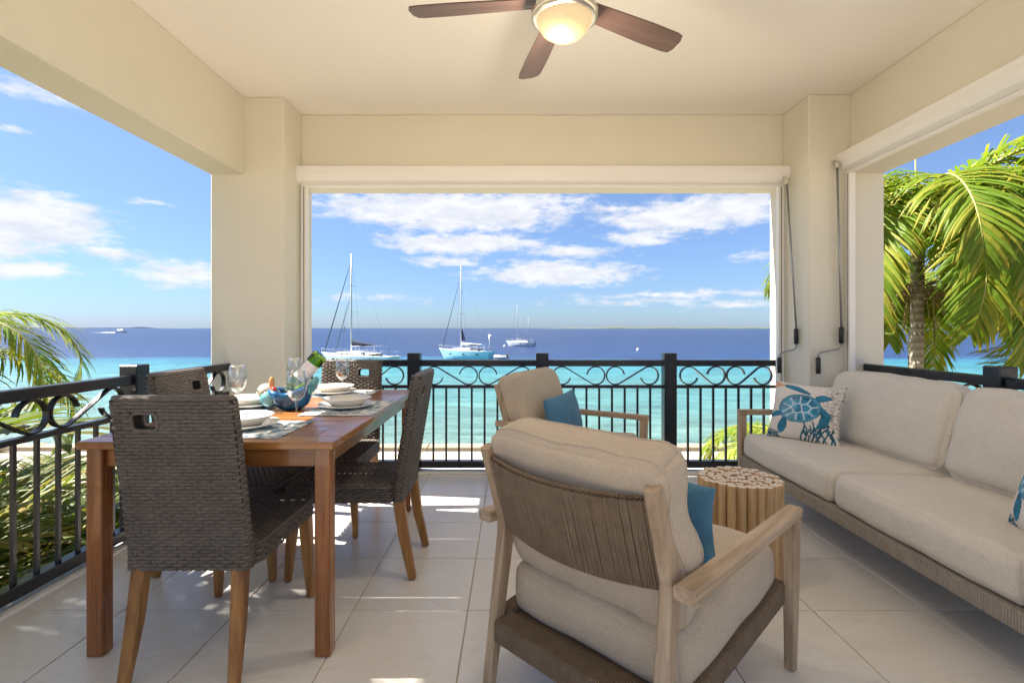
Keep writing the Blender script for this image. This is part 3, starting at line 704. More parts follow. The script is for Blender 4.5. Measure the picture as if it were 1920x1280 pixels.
def make_armchair():
    root = empty('lounge_armchair', (0, 0, 0))
    for s in (-1, 1):
        g = MB(); g.sweep([(s * .298, 0, .002), (s * .298, .075, .47), (s * .298, .078, .53), (s * .298, -.008, .778)], [(.036, .036), (.036, .056), (.036, .054), (.036, .040)], (1, 0, 0), .006); fixn(g.build('rear_leg', M['pale_z'], root))
        g = MB(); g.sweep([(s * .358, .035, .527), (s * .358, .835, .527)], [(.058, .036), (.052, .036)], (1, 0, 0), .006); fixn(g.build('arm', M['pale_y'], root))
        g = MB(); g.sweep([(s * .358, .795, .002), (s * .358, .80, .3), (s * .358, .806, .5085)], [(.034, .034), (.042, .05), (.046, .056)], (1, 0, 0), .006); fixn(g.build('front_leg', M['pale_z'], root))
        g = MB(); rope_rail(g, (s * .305, .06, .184), (s * .318, .79, .258), .05, .064); fixn(g.build('side_rail', M['rope'], root))
    g = MB(); rope_rail(g, (-.279, .048, .182), (.279, .048, .182), .078, .066); fixn(g.build('rear_rail', M['rope'], root))
    g = MB(); rope_rail(g, (-.33, .79, .252), (.33, .79, .252), .04, .05); fixn(g.build('front_rail', M['rope'], root))
    for k in range(7):
        y = .12 + k * .1; z = .19 + .0985 * (y - .06); g = MB(); g.sweep([(-.29, y, z), (.29, y, z)], (.04, .012), (0, 1, 0)); fixn(g.build('webbing_strap', M['rope'], root))
    g = MB(); rope_panel(g, -.281, .281, .505, .742, post_line, .05); g.build('rope_back', M['rope'], root)
    soft('seat_cushion', cushion(.635, .70, .165, .045, .018, .008, 1), M['linen'], root, (0, .452, .312), (R(5.6), 0, 0), ())
    soft('back_cushion', cushion(.615, .50, .150, .042, .034, .020, 4), M['linen'], root, (0, .140, .605), (R(90 + 17), 0, 0), (.6, -.6))
    return root
ac0 = make_armchair(); ac1 = copy_tree(ac0)
pil = pillow_mesh('lumbar_pillow', .47, .30, .13, M['blue'], 30, 2)
for o, x, y, th, lab, pl in ((ac0, .133, 1.43, 45.7, 'pale teak and rope armchair in the foreground with its back towards us', 'teal blue lumbar pillow mostly hidden by the foreground armchair back'),
                             (ac1, .06, 3.70, 121.4, 'pale teak armchair by the front railing facing the sofa', 'teal blue lumbar pillow on the armchair by the front railing')):
    o.location = (x, y, 0); o.rotation_euler = (0, 0, R(-th)); tag(o, lab, 'armchair', 'teak and rope lounge armchairs')
    f = Vector((math.sin(R(th)), math.cos(R(th)), 0)); r = Vector((math.cos(R(th)), -math.sin(R(th)), 0))
    q = tag(put(pil, 'lumbar_pillow'), pl, 'pillow', 'blue lumbar pillows'); place(q, Vector((x, y, 0)) + r * .045 + f * .415 + Vector((0, 0, .418)), th, 14, -3)

# ------------------------------------------------------------------ sofa (faces -X)
sf = empty('sofa', (2.03, 2.56, 0), 0, 'long pale linen sofa on a teak and rope frame along the right side', 'sofa')
for s in (-1, 1):
    y = s * 1.015
    g = MB(); g.sweep([(-.405, y, .002), (-.405, y, .3), (-.405, y, .549)], [(.046, .04), (.046, .05), (.046, .05)], (0, 1, 0), .006); fixn(g.build('front_leg', M['pale_z'], sf))
    g = MB(); g.sweep([(-.43, y, .568), (.34, y, .568)], (.05, .037), (0, 1, 0), .006); fixn(g.build('arm', M['pale_x'], sf))
    g = MB(); g.sweep([(.36, y - s * .05, .002), (.30, y - s * .05, .49), (.385, y - s * .05, .76)], [(.04, .04), (.04, .056), (.04, .042)], (0, 1, 0), .006); fixn(g.build('rear_leg', M['pale_z'], sf))
    g = MB(); rope_rail(g, (-.38, y, .232), (.32, y - s * .03, .20), .04, .055); fixn(g.build('side_rail', M['rope'], sf))
g = MB(); rope_rail(g, (-.405, -.99, .232), (-.405, .99, .232), .045, .062, .0105); fixn(g.build('front_rail', M['rope_lit'], sf))
g = MB(); rope_rail(g, (.33, -.95, .20), (.33, .95, .20), .045, .055); fixn(g.build('rear_rail', M['rope'], sf))
for k in range(17):
    y = -.9 + k * .1125; g = MB(); g.sweep([(-.39, y, .25), (.32, y, .225)], (.045, .012), (0, 1, 0)); fixn(g.build('webbing_strap', M['rope'], sf))
g = MB(); rope_panel(g, -.94, .94, .505, .735, lambda z: .02 - (z - .49) * .31, .03); o = g.build('rope_back', M['rope'], sf, (.31, 0, 0), (0, 0, R(90)))
o.scale = (1, 1, 1)
for k, (y0, y1) in enumerate(((.004, .985), (-.985, -.004))):
    soft('seat_cushion', cushion(.70, y1 - y0 - .004, .16, .045, .016, .005, 10 + k, (14, 20, 4)), M['linen_light'], sf, (-.082, (y0 + y1) / 2, .342), (0, R(1.5), 0), ())
    soft('back_cushion', cushion(y1 - y0 - .012, .47, .15, .06, .042, .010, 20 + k * 3, (22, 14, 4)), M['linen_light'], sf, (.245, (y0 + y1) / 2, .635), (R(90 + 16), 0, R(90)), (.6, -.6))
# printed pillows
def seg_d(px, py, a, b):
    ax, ay = a; bx, by = b; L = (bx - ax) ** 2 + (by - ay) ** 2; t_ = max(0, min(1, ((px - ax) * (bx - ax) + (py - ay) * (by - ay)) / L))
    return math.hypot(px - ax - t_ * (bx - ax), py - ay - t_ * (by - ay)), t_
def blade(px, py, pts, w0, w1):
    best = 9
    for k in range(len(pts) - 1):
        d, t_ = seg_d(px, py, pts[k], pts[k + 1]); f = (k + t_) / (len(pts) - 1); w = w0 * math.sin(math.pi * min(1, .12 + .88 * f)) ** .7 + w1
        best = min(best, d - w)
    return best
SC_ = [(.30, .60), (.40, .66), (.51, .66), (.60, .62), (.33, .46), (.43, .52), (.54, .54), (.63, .50), (.38, .40), (.48, .40), (.57, .42), (.27, .52)]
CORAL = []
rc = random.Random(5)
for k in range(11):
    x = .50 + k * .05; y = 0.0; pts = [(x, y)]
    for q in range(4): x += rc.uniform(-.035, .045); y += rc.uniform(.05, .085); pts.append((x, y))
    CORAL.append(pts)
    CORAL.append([pts[1], (pts[1][0] + rc.uniform(-.06, .06), pts[1][1] + .08)]); CORAL.append([pts[2], (pts[2][0] + rc.uniform(-.06, .06), pts[2][1] + .07)])
for k in range(6):
    x = .02 + k * .035; CORAL.append([(x, 0), (x + .01 - .01 * k, .07), (x - .015, .15 - .015 * k)])
def turtle(u, v):
    n1 = mnoise.fractal(Vector((u * 6, v * 6, 2)), 1, 2, 4); n2 = mnoise.noise(Vector((u * 22, v * 22, 5)))
    c = np.array([.74, .69, .63]) + .05 * n1 + np.array([.03, .0, -.01]) * n2
    ln = abs(mnoise.fractal(Vector((u * 9 + 3, v * 9, 1)), 1, 2, 3))
    if ln < .02: c = c * .72
    if u > .74 and v > .28:      # grey lace coral on the right
        l2 = abs(mnoise.noise(Vector((u * 34, v * 34, 8)))); k = min(1, (u - .74) / .1)
        if l2 < .12: c = c * (1 - .62 * k)
    dm = min(blade(u, v, p_, .0, .011) for p_ in CORAL) if (v < .34) else 1
    if dm < 0: c = np.array([.03, .12, .17]) * (1 + .5 * n2)
    # starfish
    a = math.atan2(v - .93, u - .09); r_ = math.hypot(u - .09, v - .93)
    if r_ < .035 + .055 * max(0, math.cos(2.5 * a)) ** 2: c = np.array([.66, .30, .15]) + .05 * n2
    u, v = .45 + (u - .45) / 1.2, .52 + (v - .52) / 1.2
    # flippers, head
    limbs = [blade(u, v, [(.24, .86), (.38, .83), (.55, .76)], .028, .008), blade(u, v, [(.70, .56), (.775, .46), (.74, .33), (.68, .27)], .045, .008),
             blade(u, v, [(.28, .34), (.265, .24), (.25, .15)], .045, .012), blade(u, v, [(.24, .43), (.15, .42), (.07, .38)], .032, .008), blade(u, v, [(.63, .68), (.70, .715), (.79, .72)], .036, .014)]
    if min(limbs) < 0:
        c = np.array([.035, .19, .30]) * (1 + .45 * n1 + .25 * n2); 
        if min(limbs) > -.008: c = c * .6
    cu_, cv_ = u - .45, v - .53; ca_, sa = math.cos(.12), math.sin(.12); ex, ey = cu_ * ca_ + cv_ * sa, -cu_ * sa + cv_ * ca_
    e = math.hypot(ex / .265, ey / .215)
    if e < 1:
        ds = sorted(math.hypot(u - a_, (v - b_) * 1.05) for a_, b_ in SC_)
        gap = ds[1] - ds[0]
        if e > .84: c = np.array([.10, .33, .46]) * (1 + .3 * n1); c = c * (.62 if abs(math.sin(math.atan2(ey, ex) * 9)) < .2 else 1)
        elif gap < .018: c = np.array([.50, .66, .72])
        else: c = np.array([.05, .24, .37]) * (1 + .7 * n1 + .2 * n2) + (.10 if u < .42 else 0)
        if e > .965: c = np.array([.02, .10, .18])
    return np.clip(c, .01, .85)
m, t, p = mat('printed cotton'); a_ = t.new('ShaderNodeAttribute', attribute_name='print').outputs['Color']; c = ocoord(t, False)
sset(t, p, base=a_, rough=.9, spec=.2, normal=bump(t, t.noise(c, 420, 2), .3, .003)); M['print'] = m
pm = pillow_mesh('turtle_pillow', .43, .39, .14, M['print'], 110, 5, turtle)
o = tag(put(pm, 'printed_pillow'), 'square pillow with a blue sea turtle print at the far end of the sofa', 'pillow', 'turtle print pillows'); place(o, (1.862, 3.262, .425), 227, 20, 2)
o = tag(put(pm, 'printed_pillow'), 'printed white and blue pillow just entering the picture at the right edge', 'pillow', 'turtle print pillows'); place(o, (1.80, 1.705, .425), 290, 18, -2)

# ------------------------------------------------------------------ branch stool
stl = empty('log_stool', (1.087, 2.42, 0), 0, 'round stool of upright peeled branches between the armchair and sofa', 'stool')
def log_mesh(r):
    g = MB(); n = 12; sd_ = random.uniform(0, 9); H_ = .45 + random.uniform(-.004, .004)
    rr = [r * (1 + random.uniform(-.06, .06)) for _ in range(n)]; zs = [.003, .15, .3, H_ - .004, H_]; ks = [1, random.uniform(.95, 1.04), random.uniform(.95, 1.04), 1, .90]
    P = [[(rr[i] * ks[q] * math.cos(2 * math.pi * i / n), rr[i] * ks[q] * math.sin(2 * math.pi * i / n), zs[q]) for q in range(5)] for i in range(n)]
    g.grid(P, True, True); g.f.append(tuple(i * 5 + 4 for i in range(n))); g.m.append(1); g.sm.append(False)
    return g.mesh('log', [M['log_side'], M['log_end']])
lm = [log_mesh(.0185) for _ in range(8)]; lo = [log_mesh(.0215) for _ in range(6)]
for k in range(26):
    a = 2 * math.pi * k / 26; o = put(random.choice(lo), 'log', stl, (.168 * math.cos(a), .168 * math.sin(a), 0), (0, 0, random.uniform(0, 6)))
pts = []
for ring, cnt in ((.129, 21), (.092, 15), (.055, 9), (.019, 3)):
    for k in range(cnt):
        a = 2 * math.pi * (k + .37 * ring * 50) / cnt; put(random.choice(lm), 'log', stl, (ring * math.cos(a), ring * math.sin(a), random.uniform(-.002, .002)), (0, 0, random.uniform(0, 6)))

# ------------------------------------------------------------------ ceiling fan with lit lamp
FZ = 2.50
fan = empty('ceiling_fan', (.213, 2.06, FZ), 0, 'ceiling fan with five brown wooden blades and a lit glass lamp', 'fan')
g = MB(); g.lathe([(0, CE - FZ - .001), (.075, CE - FZ - .001), (.07, CE - FZ - .03), (.03, CE - FZ - .055), (0, CE - FZ - .055)], 28); g.build('canopy', M['nickel'], fan)
g = MB(); g.tube([(0, 0, CE - FZ - .05), (0, 0, .09)], .013, 12); g.build('downrod', M['nickel'], fan)
g = MB(); g.lathe([(0, .10), (.05, .10), (.105, .075), (.12, .04), (.118, .012), (.09, .0), (0, .0)], 36); g.build('motor_housing', M['nickel'], fan)
for k in range(5):
    a = R(29.5 + 72 * k); g = MB(); h = []
    N_ = 14
    for i in range(N_ + 1):
        u = i / N_; x = .115 + .515 * u; w = .044 + .014 * min(1, u * 1.5)
        if u > .93: w *= 1 - .10 * ((u - .93) / .07) ** 2
        sk = .010 * max(0, (u - .9) / .1)
        h.append((x, w, sk))
    P = [[(x + (.016 * (1 - q * q) + q * .006 if i == N_ else 0), q * w, q * w * -.19 + zz) for q, zz in ((-1, -.003), (-1, .003), (-.5, .0045), (.5, .0045), (1, .003), (1, -.003), (.5, -.004), (-.5, -.004), (-1, -.003))] for i, (x, w, sk) in enumerate(h)]
    g.grid(P, False); n9 = 9
    g.f += [tuple(range(8)), tuple(N_ * n9 + j for j in range(7, -1, -1))]; g.m += [0, 0]; g.sm += [False, False]
    b = fixn(g.build('blade', M['blade'], fan, (0, 0, -.012), (0, 0, a)))
    g = MB(); g.box(.07, .16, -.02, .02, -.001, .012, .003); g.build('blade_iron', M['nickel'], b)
g = MB(); g.lathe([(.0, -.001), (.085, -.001), (.09, -.03), (.118, -.045), (.137, -.062), (.135, -.082), (.118, -.092), (.108, -.088), (.1, -.06), (0, -.055)], 40); g.build('lamp_ring', M['nickel'], fan)
g = MB(); g.lathe([(.112, -.086), (.108, -.105), (.09, -.135), (.06, -.155), (.03, -.164), (0, -.167)], 40); g.build('glass_dome', M['dome'], fan)
ld = bpy.data.lights.new('bulb', 'POINT'); ld.energy = 4.6; ld.color = (1.0, .86, .68); ld.shadow_soft_size = .05
lo_ = bpy.data.objects.new('bulb', ld); COL.objects.link(lo_); lo_.parent = fan; lo_.location = (-.03, 0, -.25)

# ------------------------------------------------------------------ things on the table
ctr = Vector((-1.07, 2.51, TZ))
def plate_mesh(r, h, deep, name):
    g = MB(); fo = r * .55
    g.lathe([(0, .004), (fo, .004), (fo, .0), (fo + .004, .0), (r * .72, h * .35), (r, h), (r - .002, h + .003), (r * .72, h * .35 + .005), (r * .6, .0095 if not deep else .008), (0, .0085)], 48); return g.mesh(name, M['plate'])
PL = plate_mesh(.137, .018, False, 'dinner_plate'); DP = plate_mesh(.118, .036, True, 'soup_plate')
g = MB(); n = 20
for sgn in (1,):
    P = []
    for i in range(n + 1):
        P.append([(.46 * (i / n - .5), .34 * (j / 14 - .5), .0022 + .0012 * mnoise.noise(Vector((i * .3, j * .3, 4)))) for j in range(15)])
    g.grid(P, True)
g.box(-.23, .23, -.17, .17, .0003, .0012); MATM = g.mesh('placemat', M['placemat'])
g = MB(); prof = [(0, 0.0), (.034, .0), (.0345, .0015), (.02, .004), (.006, .008), (.0038, .02), (.0036, .075), (.006, .088), (.02, .099), (.034, .118), (.0405, .142), (.0405, .165), (.0365, .195), (.0325, .217),
                     (.0315, .217), (.0353, .195), (.0392, .165), (.0392, .142), (.0328, .119), (.018, .101), (0, .094)]
g.lathe(prof, 36); GLASS = g.mesh('wine_glass', M['glass'])
g = MB(); g.sweep([(0, -.10, .004), (0, 0, .005), (0, .03, .006), (0, .10, .004)], [(.014, .003), (.008, .003), (.016, .002), (.004, .0015)], (1, 0, 0)); KN = g.mesh('knife', M['steel'])
g = MB(); g.sweep([(0, -.10, .004), (0, .02, .006), (0, .045, .004)], [(.012, .002), (.006, .002), (.024, .002)], (1, 0, 0))
for k in range(4): g.sweep([(-.009 + .006 * k, .045, .004), (-.009 + .006 * k, .095, .007)], (.003, .002), (1, 0, 0))
FK = g.mesh('fork', M['steel'])
seats = [((-1.07, 1.985), 0, 'nearest the camera', (-.889, 2.088)), ((-1.345, 2.53), 90, 'beside the left chair', (-1.29, 2.378)),
         ((-.80, 2.515), -90, 'on the right side of the table', (-.99, 2.95)), ((-1.07, 3.06), 180, 'at the far end of the table', (-1.277, 2.97))]
for (x, y), th, wh, (gx, gy) in seats:
    rz = R(-th); f = Vector((math.sin(R(th)), math.cos(R(th)), 0)); r = Vector((math.cos(R(th)), -math.sin(R(th)), 0)); P0 = Vector((x, y, TZ))
    o = tag(put(MATM, 'placemat', None, P0, (0, 0, rz)), 'blue and white printed placemat ' + wh, 'placemat', 'four placemats')
    q = P0 + f * .02
    o = tag(put(PL, 'dinner_plate', None, q + Vector((0, 0, .004))), 'wide cream plate under the smaller one ' + wh, 'plate', 'wide cream plates')
    o = tag(put(DP, 'soup_plate', None, q + Vector((0, 0, .0145))), 'deep cream plate on top of the stack ' + wh, 'plate', 'deep cream plates')
    o = tag(put(KN, 'knife', None, P0 + r * .165 + Vector((0, 0, .002)), (0, 0, rz)), 'steel knife on the placemat ' + wh, 'knife', 'knives'); 
    o = tag(put(FK, 'fork', None, P0 - r * .175 + Vector((0, 0, .002)), (0, 0, rz)), 'steel fork on the placemat ' + wh, 'fork', 'forks')
    o = tag(put(GLASS, 'wine_glass', None, (gx, gy, TZ + .004)), 'empty wine glass belonging to the setting ' + wh, 'glass', 'wine glasses')
# ceramic bird-shaped bottle holder and the bottle
bh = empty('bottle_holder', (-1.085, 2.47, TZ), 0, 'glazed blue and cream ceramic animal shaped bottle holder in the middle of the table', 'bottle holder')
def blob(c, rad, n=24, m_=16, fn=None):
    P = []
    for i in range(n):
        a = 2 * math.pi * i / n; row = []
        for j in range(m_ + 1):
            b = math.pi * j / m_ - math.pi / 2; v = Vector((rad[0] * math.cos(a) * math.cos(b), rad[1] * math.sin(a) * math.cos(b), rad[2] * math.sin(b)))
            if fn: v = fn(v)
            row.append((c[0] + v.x, c[1] + v.y, c[2] + v.z))
        P.append(row)
    g = MB(); g.grid(P, True, True); return g
prof = [(0, .0), (.055, .0), (.085, .018), (.105, .05), (.108, .075), (.100, .088), (.092, .075), (.088, .05), (.06, .02), (0, .014)]
g = MB(); g.lathe(prof, 36); g.v = [(x * 1.0 + (.02 if x > 0 else 0) * z / .09, y * .72, z * (1 + .45 * max(0, x) / .1) + .02 * max(0, -x) / .1) for x, y, z in g.v]; g.build('bowl', M['glz_blue'], bh)
fixn(blob((-.085, -.012, .058), (.052, .055, .046)).build('breast', M['glz_teal'], bh))
fixn(blob((-.108, -.01, .088), (.044, .042, .040)).build('head', M['glz_cream'], bh))
fixn(blob((-.078, -.02, .128), (.014, .012, .034)).build('crest', M['glz_orange'], bh)); fixn(blob((-.062, -.034, .092), (.018, .014, .022)).build('wattle', M['glz_red'], bh))
fixn(blob((.112, .0, .108), (.020, .045, .052), fn=lambda v: Vector((v.x + v.z * .35, v.y, v.z))).build('tail', M['glz_teal'], bh))
g = MB(); g.lathe([(0, 0), (.006, .0), (.006, .004), (0, .004)], 8, (-.135, -.042, .095)); g.build('eye', M['plastic'], bh)
bt = empty('wine_bottle', (0, 0, 0), 0, 'green wine bottle with white label lying neck down in the holder', 'bottle')
a = Vector((-1.125, 2.46, TZ + .045)); b = Vector((-.945, 2.50, TZ + .265)); ax_ = (b - a).normalized()
bt.location = b; bt.rotation_mode = 'QUATERNION'; bt.rotation_quaternion = (-ax_).to_track_quat('Z', 'Y')
g = MB(); g.lathe([(0, .012), (.024, .006), (.034, .0), (.0375, .006), (.0375, .17), (.034, .195), (.016, .235), (.0145, .295), (.0155, .30), (.0155, .31), (.010, .31), (.010, .24), (.03, .195), (.0345, .17), (.0345, .01), (.02, .014), (0, .018)], 36); g.build('glass', M['bottle'], bt)
lb = MB(); P = [[(.0379 * math.cos(q), .0379 * math.sin(q), z) for z in (.055, .10, .15)] for q in np.linspace(R(-170), R(60), 24)]; lb.grid(P, True); lb.build('paper_label', M['label'], bt)
g = MB(); g.lathe([(.0152, .235), (.0152, .312), (.0, .312)], 20); g.build('neck_foil', M['glz_cream'], bt)

# ------------------------------------------------------------------ boats
def hull_grid(L, B, fb, rake=.10, transom=.7):
    P = []; D = []
    n = 26
    for side in (-1, 1):
        G_ = []
        for i in range(n + 1):
            u = i / n; b = B / 2 * (math.sin(math.pi / 2 * min(1, u / .55)) ** .75 if u < .55 else 1 - (1 - transom) * ((u - .55) / .45) ** 1.8)
            b = max(b, .02); sh = fb * (1 + .28 * (1 - u) ** 2 + .05 * u * u)
            xw = -L / 2 + L * rake + u * L * (1 - rake * 1.5); xd = -L / 2 + u * L
            row = []
            for f, zz in ((.25, -.35), (.80, 0.0), (.86, .08), (.95, .5), (1.0, 1.0)):
                z = zz * (sh if zz > 0 else 1); k = max(0, z / sh); row.append((xw + (xd - xw) * k, side * b * f * (1 if u > .02 else k), z))
            G_.append(row)
        P.append(G_); D.append([r[-1] for r in G_])
    return P, D
def sailboat(name, loc, L, B, fb, hullm, mast_x, mast_h, label, boom=None, stays=(), mizzen=None, cover='navy', bimini=None, extra=None, rz=0.0, lazy=None, roof='gelcoat', ports=5):
    r = empty(name, loc, R(-26), label, 'sailboat', 'sailing yachts at anchor')
    P, D = hull_grid(L, B, fb); g = MB()
    for G_ in P: g.grid(G_, True)
    k0 = [G_[-1] for G_ in P]; g.add([*k0[0], *k0[1][::-1]], [tuple(range(10))], False)
    h = fixn(g.build('hull', M[hullm], r))
    g = MB(); g.grid([[(a[0], a[1], a[2] - .02), (a[0], 0, a[2] + .05), (b[0], b[1], b[2] - .02)] for a, b in zip(D[0], D[1])], True); fixn(g.build('deck', M['gelcoat'], r))
    zd = fb * 1.08
    g = MB(); pr = []
    for i in range(11):
        u = i / 10; x = -L * .22 + u * L * .50; hh = .42 * math.sin(math.pi * min(1, .12 + u * .8)) ** .5 * (L / 11); w = B * .30
        pr.append([(x, -w, zd - .1), (x, -w * .92, zd + hh * .8), (x, -w * .6, zd + hh), (x, w * .6, zd + hh), (x, w * .92, zd + hh * .8), (x, w, zd - .1)])
    g.grid(pr, True); cb = fixn(g.build('cabin', M[roof], r))
    for k in range(ports):
        x = -L * .12 + k * L * .075; g = MB(); g.box(x - L * .017, x + L * .017, -B * .305, -B * .26, zd + .10 * L / 11, zd + .24 * L / 11, .02); g.build('window', M['dark'], cb)
    for k in range(3):
        x = -L * .18 + k * L * .24; g = MB(); g.box(x - .16, x + .16, -B * .52, -B * .44, fb * .60, fb * .74, .02); g.build('porthole', M['dark'], h)
    def spar(x, hgt, rad):
        g = MB(); g.tube([(x, 0, zd), (x - .03, 0, zd + hgt * .5), (x, 0, zd + hgt)], [rad, rad, rad * .7], 8); ms = g.build('mast', M['alu'], r)
        for f in (.42, .68):
            g = MB(); g.tube([(x, -B * .3, zd + hgt * f), (x, B * .3, zd + hgt * f)], .03, 6); g.build('spreader', M['alu'], ms)
        g = MB(); g.tube([(x, -B * .46, zd), (x, -B * .3, zd + hgt * .42), (x, 0, zd + hgt * .97)], .012, 4); g.tube([(x, B * .46, zd), (x, B * .3, zd + hgt * .42), (x, 0, zd + hgt * .97)], .012, 4); g.build('shroud', M['stay'], ms)
        g = MB(); g.tube([(x, 0, zd + hgt), (x, 0, zd + hgt + .6)], .015, 4); g.box(x - .12, x + .12, -.02, .02, zd + hgt + .1, zd + hgt + .14); g.build('masthead_antenna', M['rod'], ms)
    spar(mast_x, mast_h, .095 * L / 11)
    if mizzen: spar(mizzen[0], mizzen[1], .07)
    for (x0, z0_, x1, z1_, rad) in stays:
        g = MB(); N_ = 10; g.tube([(x0 + (x1 - x0) * i / N_, 0, z0_ + (z1_ - z0_) * i / N_) for i in range(N_ + 1)], [rad * (.9 - .6 * i / N_) for i in range(N_ + 1)], 6); g.build('furled_headsail', M['stay'], r)
    g = MB(); g.tube([(mast_x, 0, zd + mast_h), (L * .48, 0, fb * 1.05)], .008, 4); g.build('backstay', M['stay'], r)
    if boom:
        x1, zb = boom; g = MB(); g.tube([(mast_x, 0, zd + zb), (x1, 0, zd + zb + .05)], .08, 8); bo = g.build('boom', M['alu'], r)
        g = MB(); N_ = 10; Q = []
        hh = lazy or .55
        for i in range(N_ + 1):
            u = i / N_; x = mast_x + .12 + (x1 - mast_x - .1) * u; t_ = hh * (1 - u) ** 1.3 + .12; w = .16 * (1 - .5 * u)
            Q.append([(x, w * math.sin(a_), zd + zb + .05 + t_ * (.5 - .5 * math.cos(a_))) for a_ in np.linspace(0, 2 * math.pi, 9)])
        g.grid(Q, True); fixn(g.build('sail_cover', M[cover], bo))
    if bimini:
        for x0, x1, z_, mm in bimini:
            g = MB(); g.grid([[(x, y, zd + z_ - .10 * (y / (B * .36)) ** 2 - .08 * ((x - (x0 + x1) / 2) / ((x1 - x0) / 2)) ** 2) for y in np.linspace(-B * .36, B * .36, 7)] for x in np.linspace(x0, x1, 6)], True)
            bi = g.build('canopy', M[mm], r)
            for x in (x0 + .1, x1 - .1):
                g = MB(); g.tube([(x, -B * .35, zd - .1), (x, -B * .35, zd + z_ - .12), (x, B * .35, zd + z_ - .12), (x, B * .35, zd - .1)], .025, 5); g.build('canopy_frame', M['alu'], bi)
    # guard rail
    g = MB()
    for side in (0, 1):
        rail = [(x, y, z + .62) for x, y, z in D[side][::2]]; g.tube(rail, .012, 4)
        for x, y, z in D[side][::3]: g.tube([(x, y, z), (x, y, z + .62)], .014, 4)
    g.build('guard_rail', M['alu'], r)
    return r
def wl(x, y):
    """a point on the water seen at pixel x, y"""
    Y = (EYE - SEA) * 949 / (y - 615); return Vector(((x - 960) * Y / 949, Y, SEA))
# near yacht on the left
q = wl(668, 683); s1 = q.y / 949
sailboat('sailboat', q, 14.6, 4.4, 1.35, 'gelcoat', (656 - 668) * s1, 15.6, 'large white sailing yacht with black sail cover half hidden behind the left railing', boom=(4.9, 1.35), cover='navy', lazy=.85,
         stays=[(-6.6, 1.9, -1.15, 15.6, .13), (-4.4, 1.7, -1.1, 10.6, .10)], bimini=[(1.2, 2.1, 1.45, 'navy'), (3.3, 5.0, 1.55, 'dkblue')], ports=6)
q = wl(872, 673); s2 = q.y / 949
b2 = sailboat('sailboat', q, 11.2, 3.5, 1.45, 'hull_aqua', (863 - 872) * s2, 15.6, 'pale aqua sailing yacht with blue canopy moored in the middle distance', boom=(3.4, 1.0), cover='gelcoat', lazy=.25,
         stays=[(-4.9, 1.85, -1.0, 14.7, .10)], bimini=[(.9, 2.7, 1.0, 'navy'), (3.0, 4.6, 1.15, 'dkblue')], ports=5)
g = MB(); Q = [[(-.75, 0, 5.6), (-.72, 0, 3.4)], [(-.5, .05, 5.0), (-.45, .05, 3.3)], [(.0, .02, 3.6), (.0, 0, 3.25)]]; g.grid(Q, True)
g.grid([[(a, b + .04, c) for a, b, c in row] for row in Q], True); g.build('riding_sail', M['navy'], b2)
g = MB(); g.tube([(4.95, 0, 1.3), (4.95, 0, 4.2)], .035, 6); g.box(4.75, 5.35, -.05, .05, 4.15, 4.42, .03)
for k in range(3): g.sweep([(4.95, -.06, 4.3), (4.95 + .05, -.06 + .6 * math.cos(2.1 * k), 4.3 + .6 * math.sin(2.1 * k))], (.09, .02), (1, 0, 0))
g.build('wind_generator', M['gelcoat'], b2)
q = wl(976, 649); s3 = q.y / 949
sailboat('sailboat', q, 10.0, 3.0, 1.25, 'hull_grey', (969 - 976) * s3, 11.6, 'small two masted grey white ketch moored farther out', boom=(2.2, 1.1), cover='dkblue', lazy=.45, stays=[(-4.4, 1.5, -1.2, 10.8, .045)], mizzen=((992 - 976) * s3, 7.6), bimini=[(1.6, 4.3, 1.1, 'dkblue')], ports=4)
# dinghy behind the aqua yacht
q = wl(940, 672); dg = empty('dinghy', q, 0, 'small white inflatable dinghy tied behind the aqua yacht', 'dinghy'); dg.rotation_euler = (0, 0, R(-30))
g = MB(); g.tube([(1.35, -.55, .28), (-.6, -.6, .30), (-1.25, -.3, .38), (-1.45, 0, .42), (-1.25, .3, .38), (-.6, .6, .30), (1.35, .55, .28)], .24, 10); g.build('tube', M['gelcoat'], dg)
g = MB(); g.box(-1.1, 1.1, -.45, .45, .02, .12, .03); g.build('floor', M['hull_grey'], dg)
g = MB(); g.box(1.15, 1.45, -.14, .14, .2, .85, .05); g.build('outboard_motor', M['plastic'], dg)
# far sails, motor boat and buoys
q = Vector(((646 - 960) * 900 / 949, 900, SEA)); fs = empty('sailboat', q, R(62), 'tiny far sailboat with raised white sails near the horizon', 'sailboat', 'sailing yachts at anchor')
P, D = hull_grid(7.5, 2.4, .9); g = MB()
for G_ in P: g.grid(G_, True)
fixn(g.build('hull', M['gelcoat'], fs))
def sailmesh(a, b, c): 
    g = MB(); n = 8
    g.grid([[Vector(a).lerp(Vector(b), i / n).lerp(Vector(a).lerp(Vector(c), i / n), j / 4) + Vector((0, .35 * math.sin(math.pi * j / 4) * (i / n), 0)) for j in range(5)] for i in range(n + 1)], True); return g
g = MB(); g.tube([(-.2, 0, .8), (-.2, 0, 11.4)], .09, 6); g.build('mast', M['alu'], fs)
sailmesh((-.1, 0, 11.2), (-.1, 0, 1.6), (3.4, 0, 1.7)).build('mainsail', M['sail'], fs); sailmesh((-.3, 0, 9.4), (-3.7, 0, 1.2), (-.5, 0, 1.5)).build('jib', M['sail'], fs)
q = Vector(((228 - 960) * 620 / 949, 620, SEA)); mb_ = empty('motor_boat', q, R(180), 'white motor boat speeding past on the far left water', 'boat')
P, D = hull_grid(15, 4.2, 1.7, .14, .9); g = MB()
for G_ in P: g.grid(G_, True)
fixn(g.build('hull', M['gelcoat'], mb_))
g = MB(); g.grid([[(a[0], a[1], a[2]), (a[0], 0, a[2] + .05), (b[0], b[1], b[2])] for a, b in zip(D[0], D[1])], True); g.build('deck', M['gelcoat'], mb_)
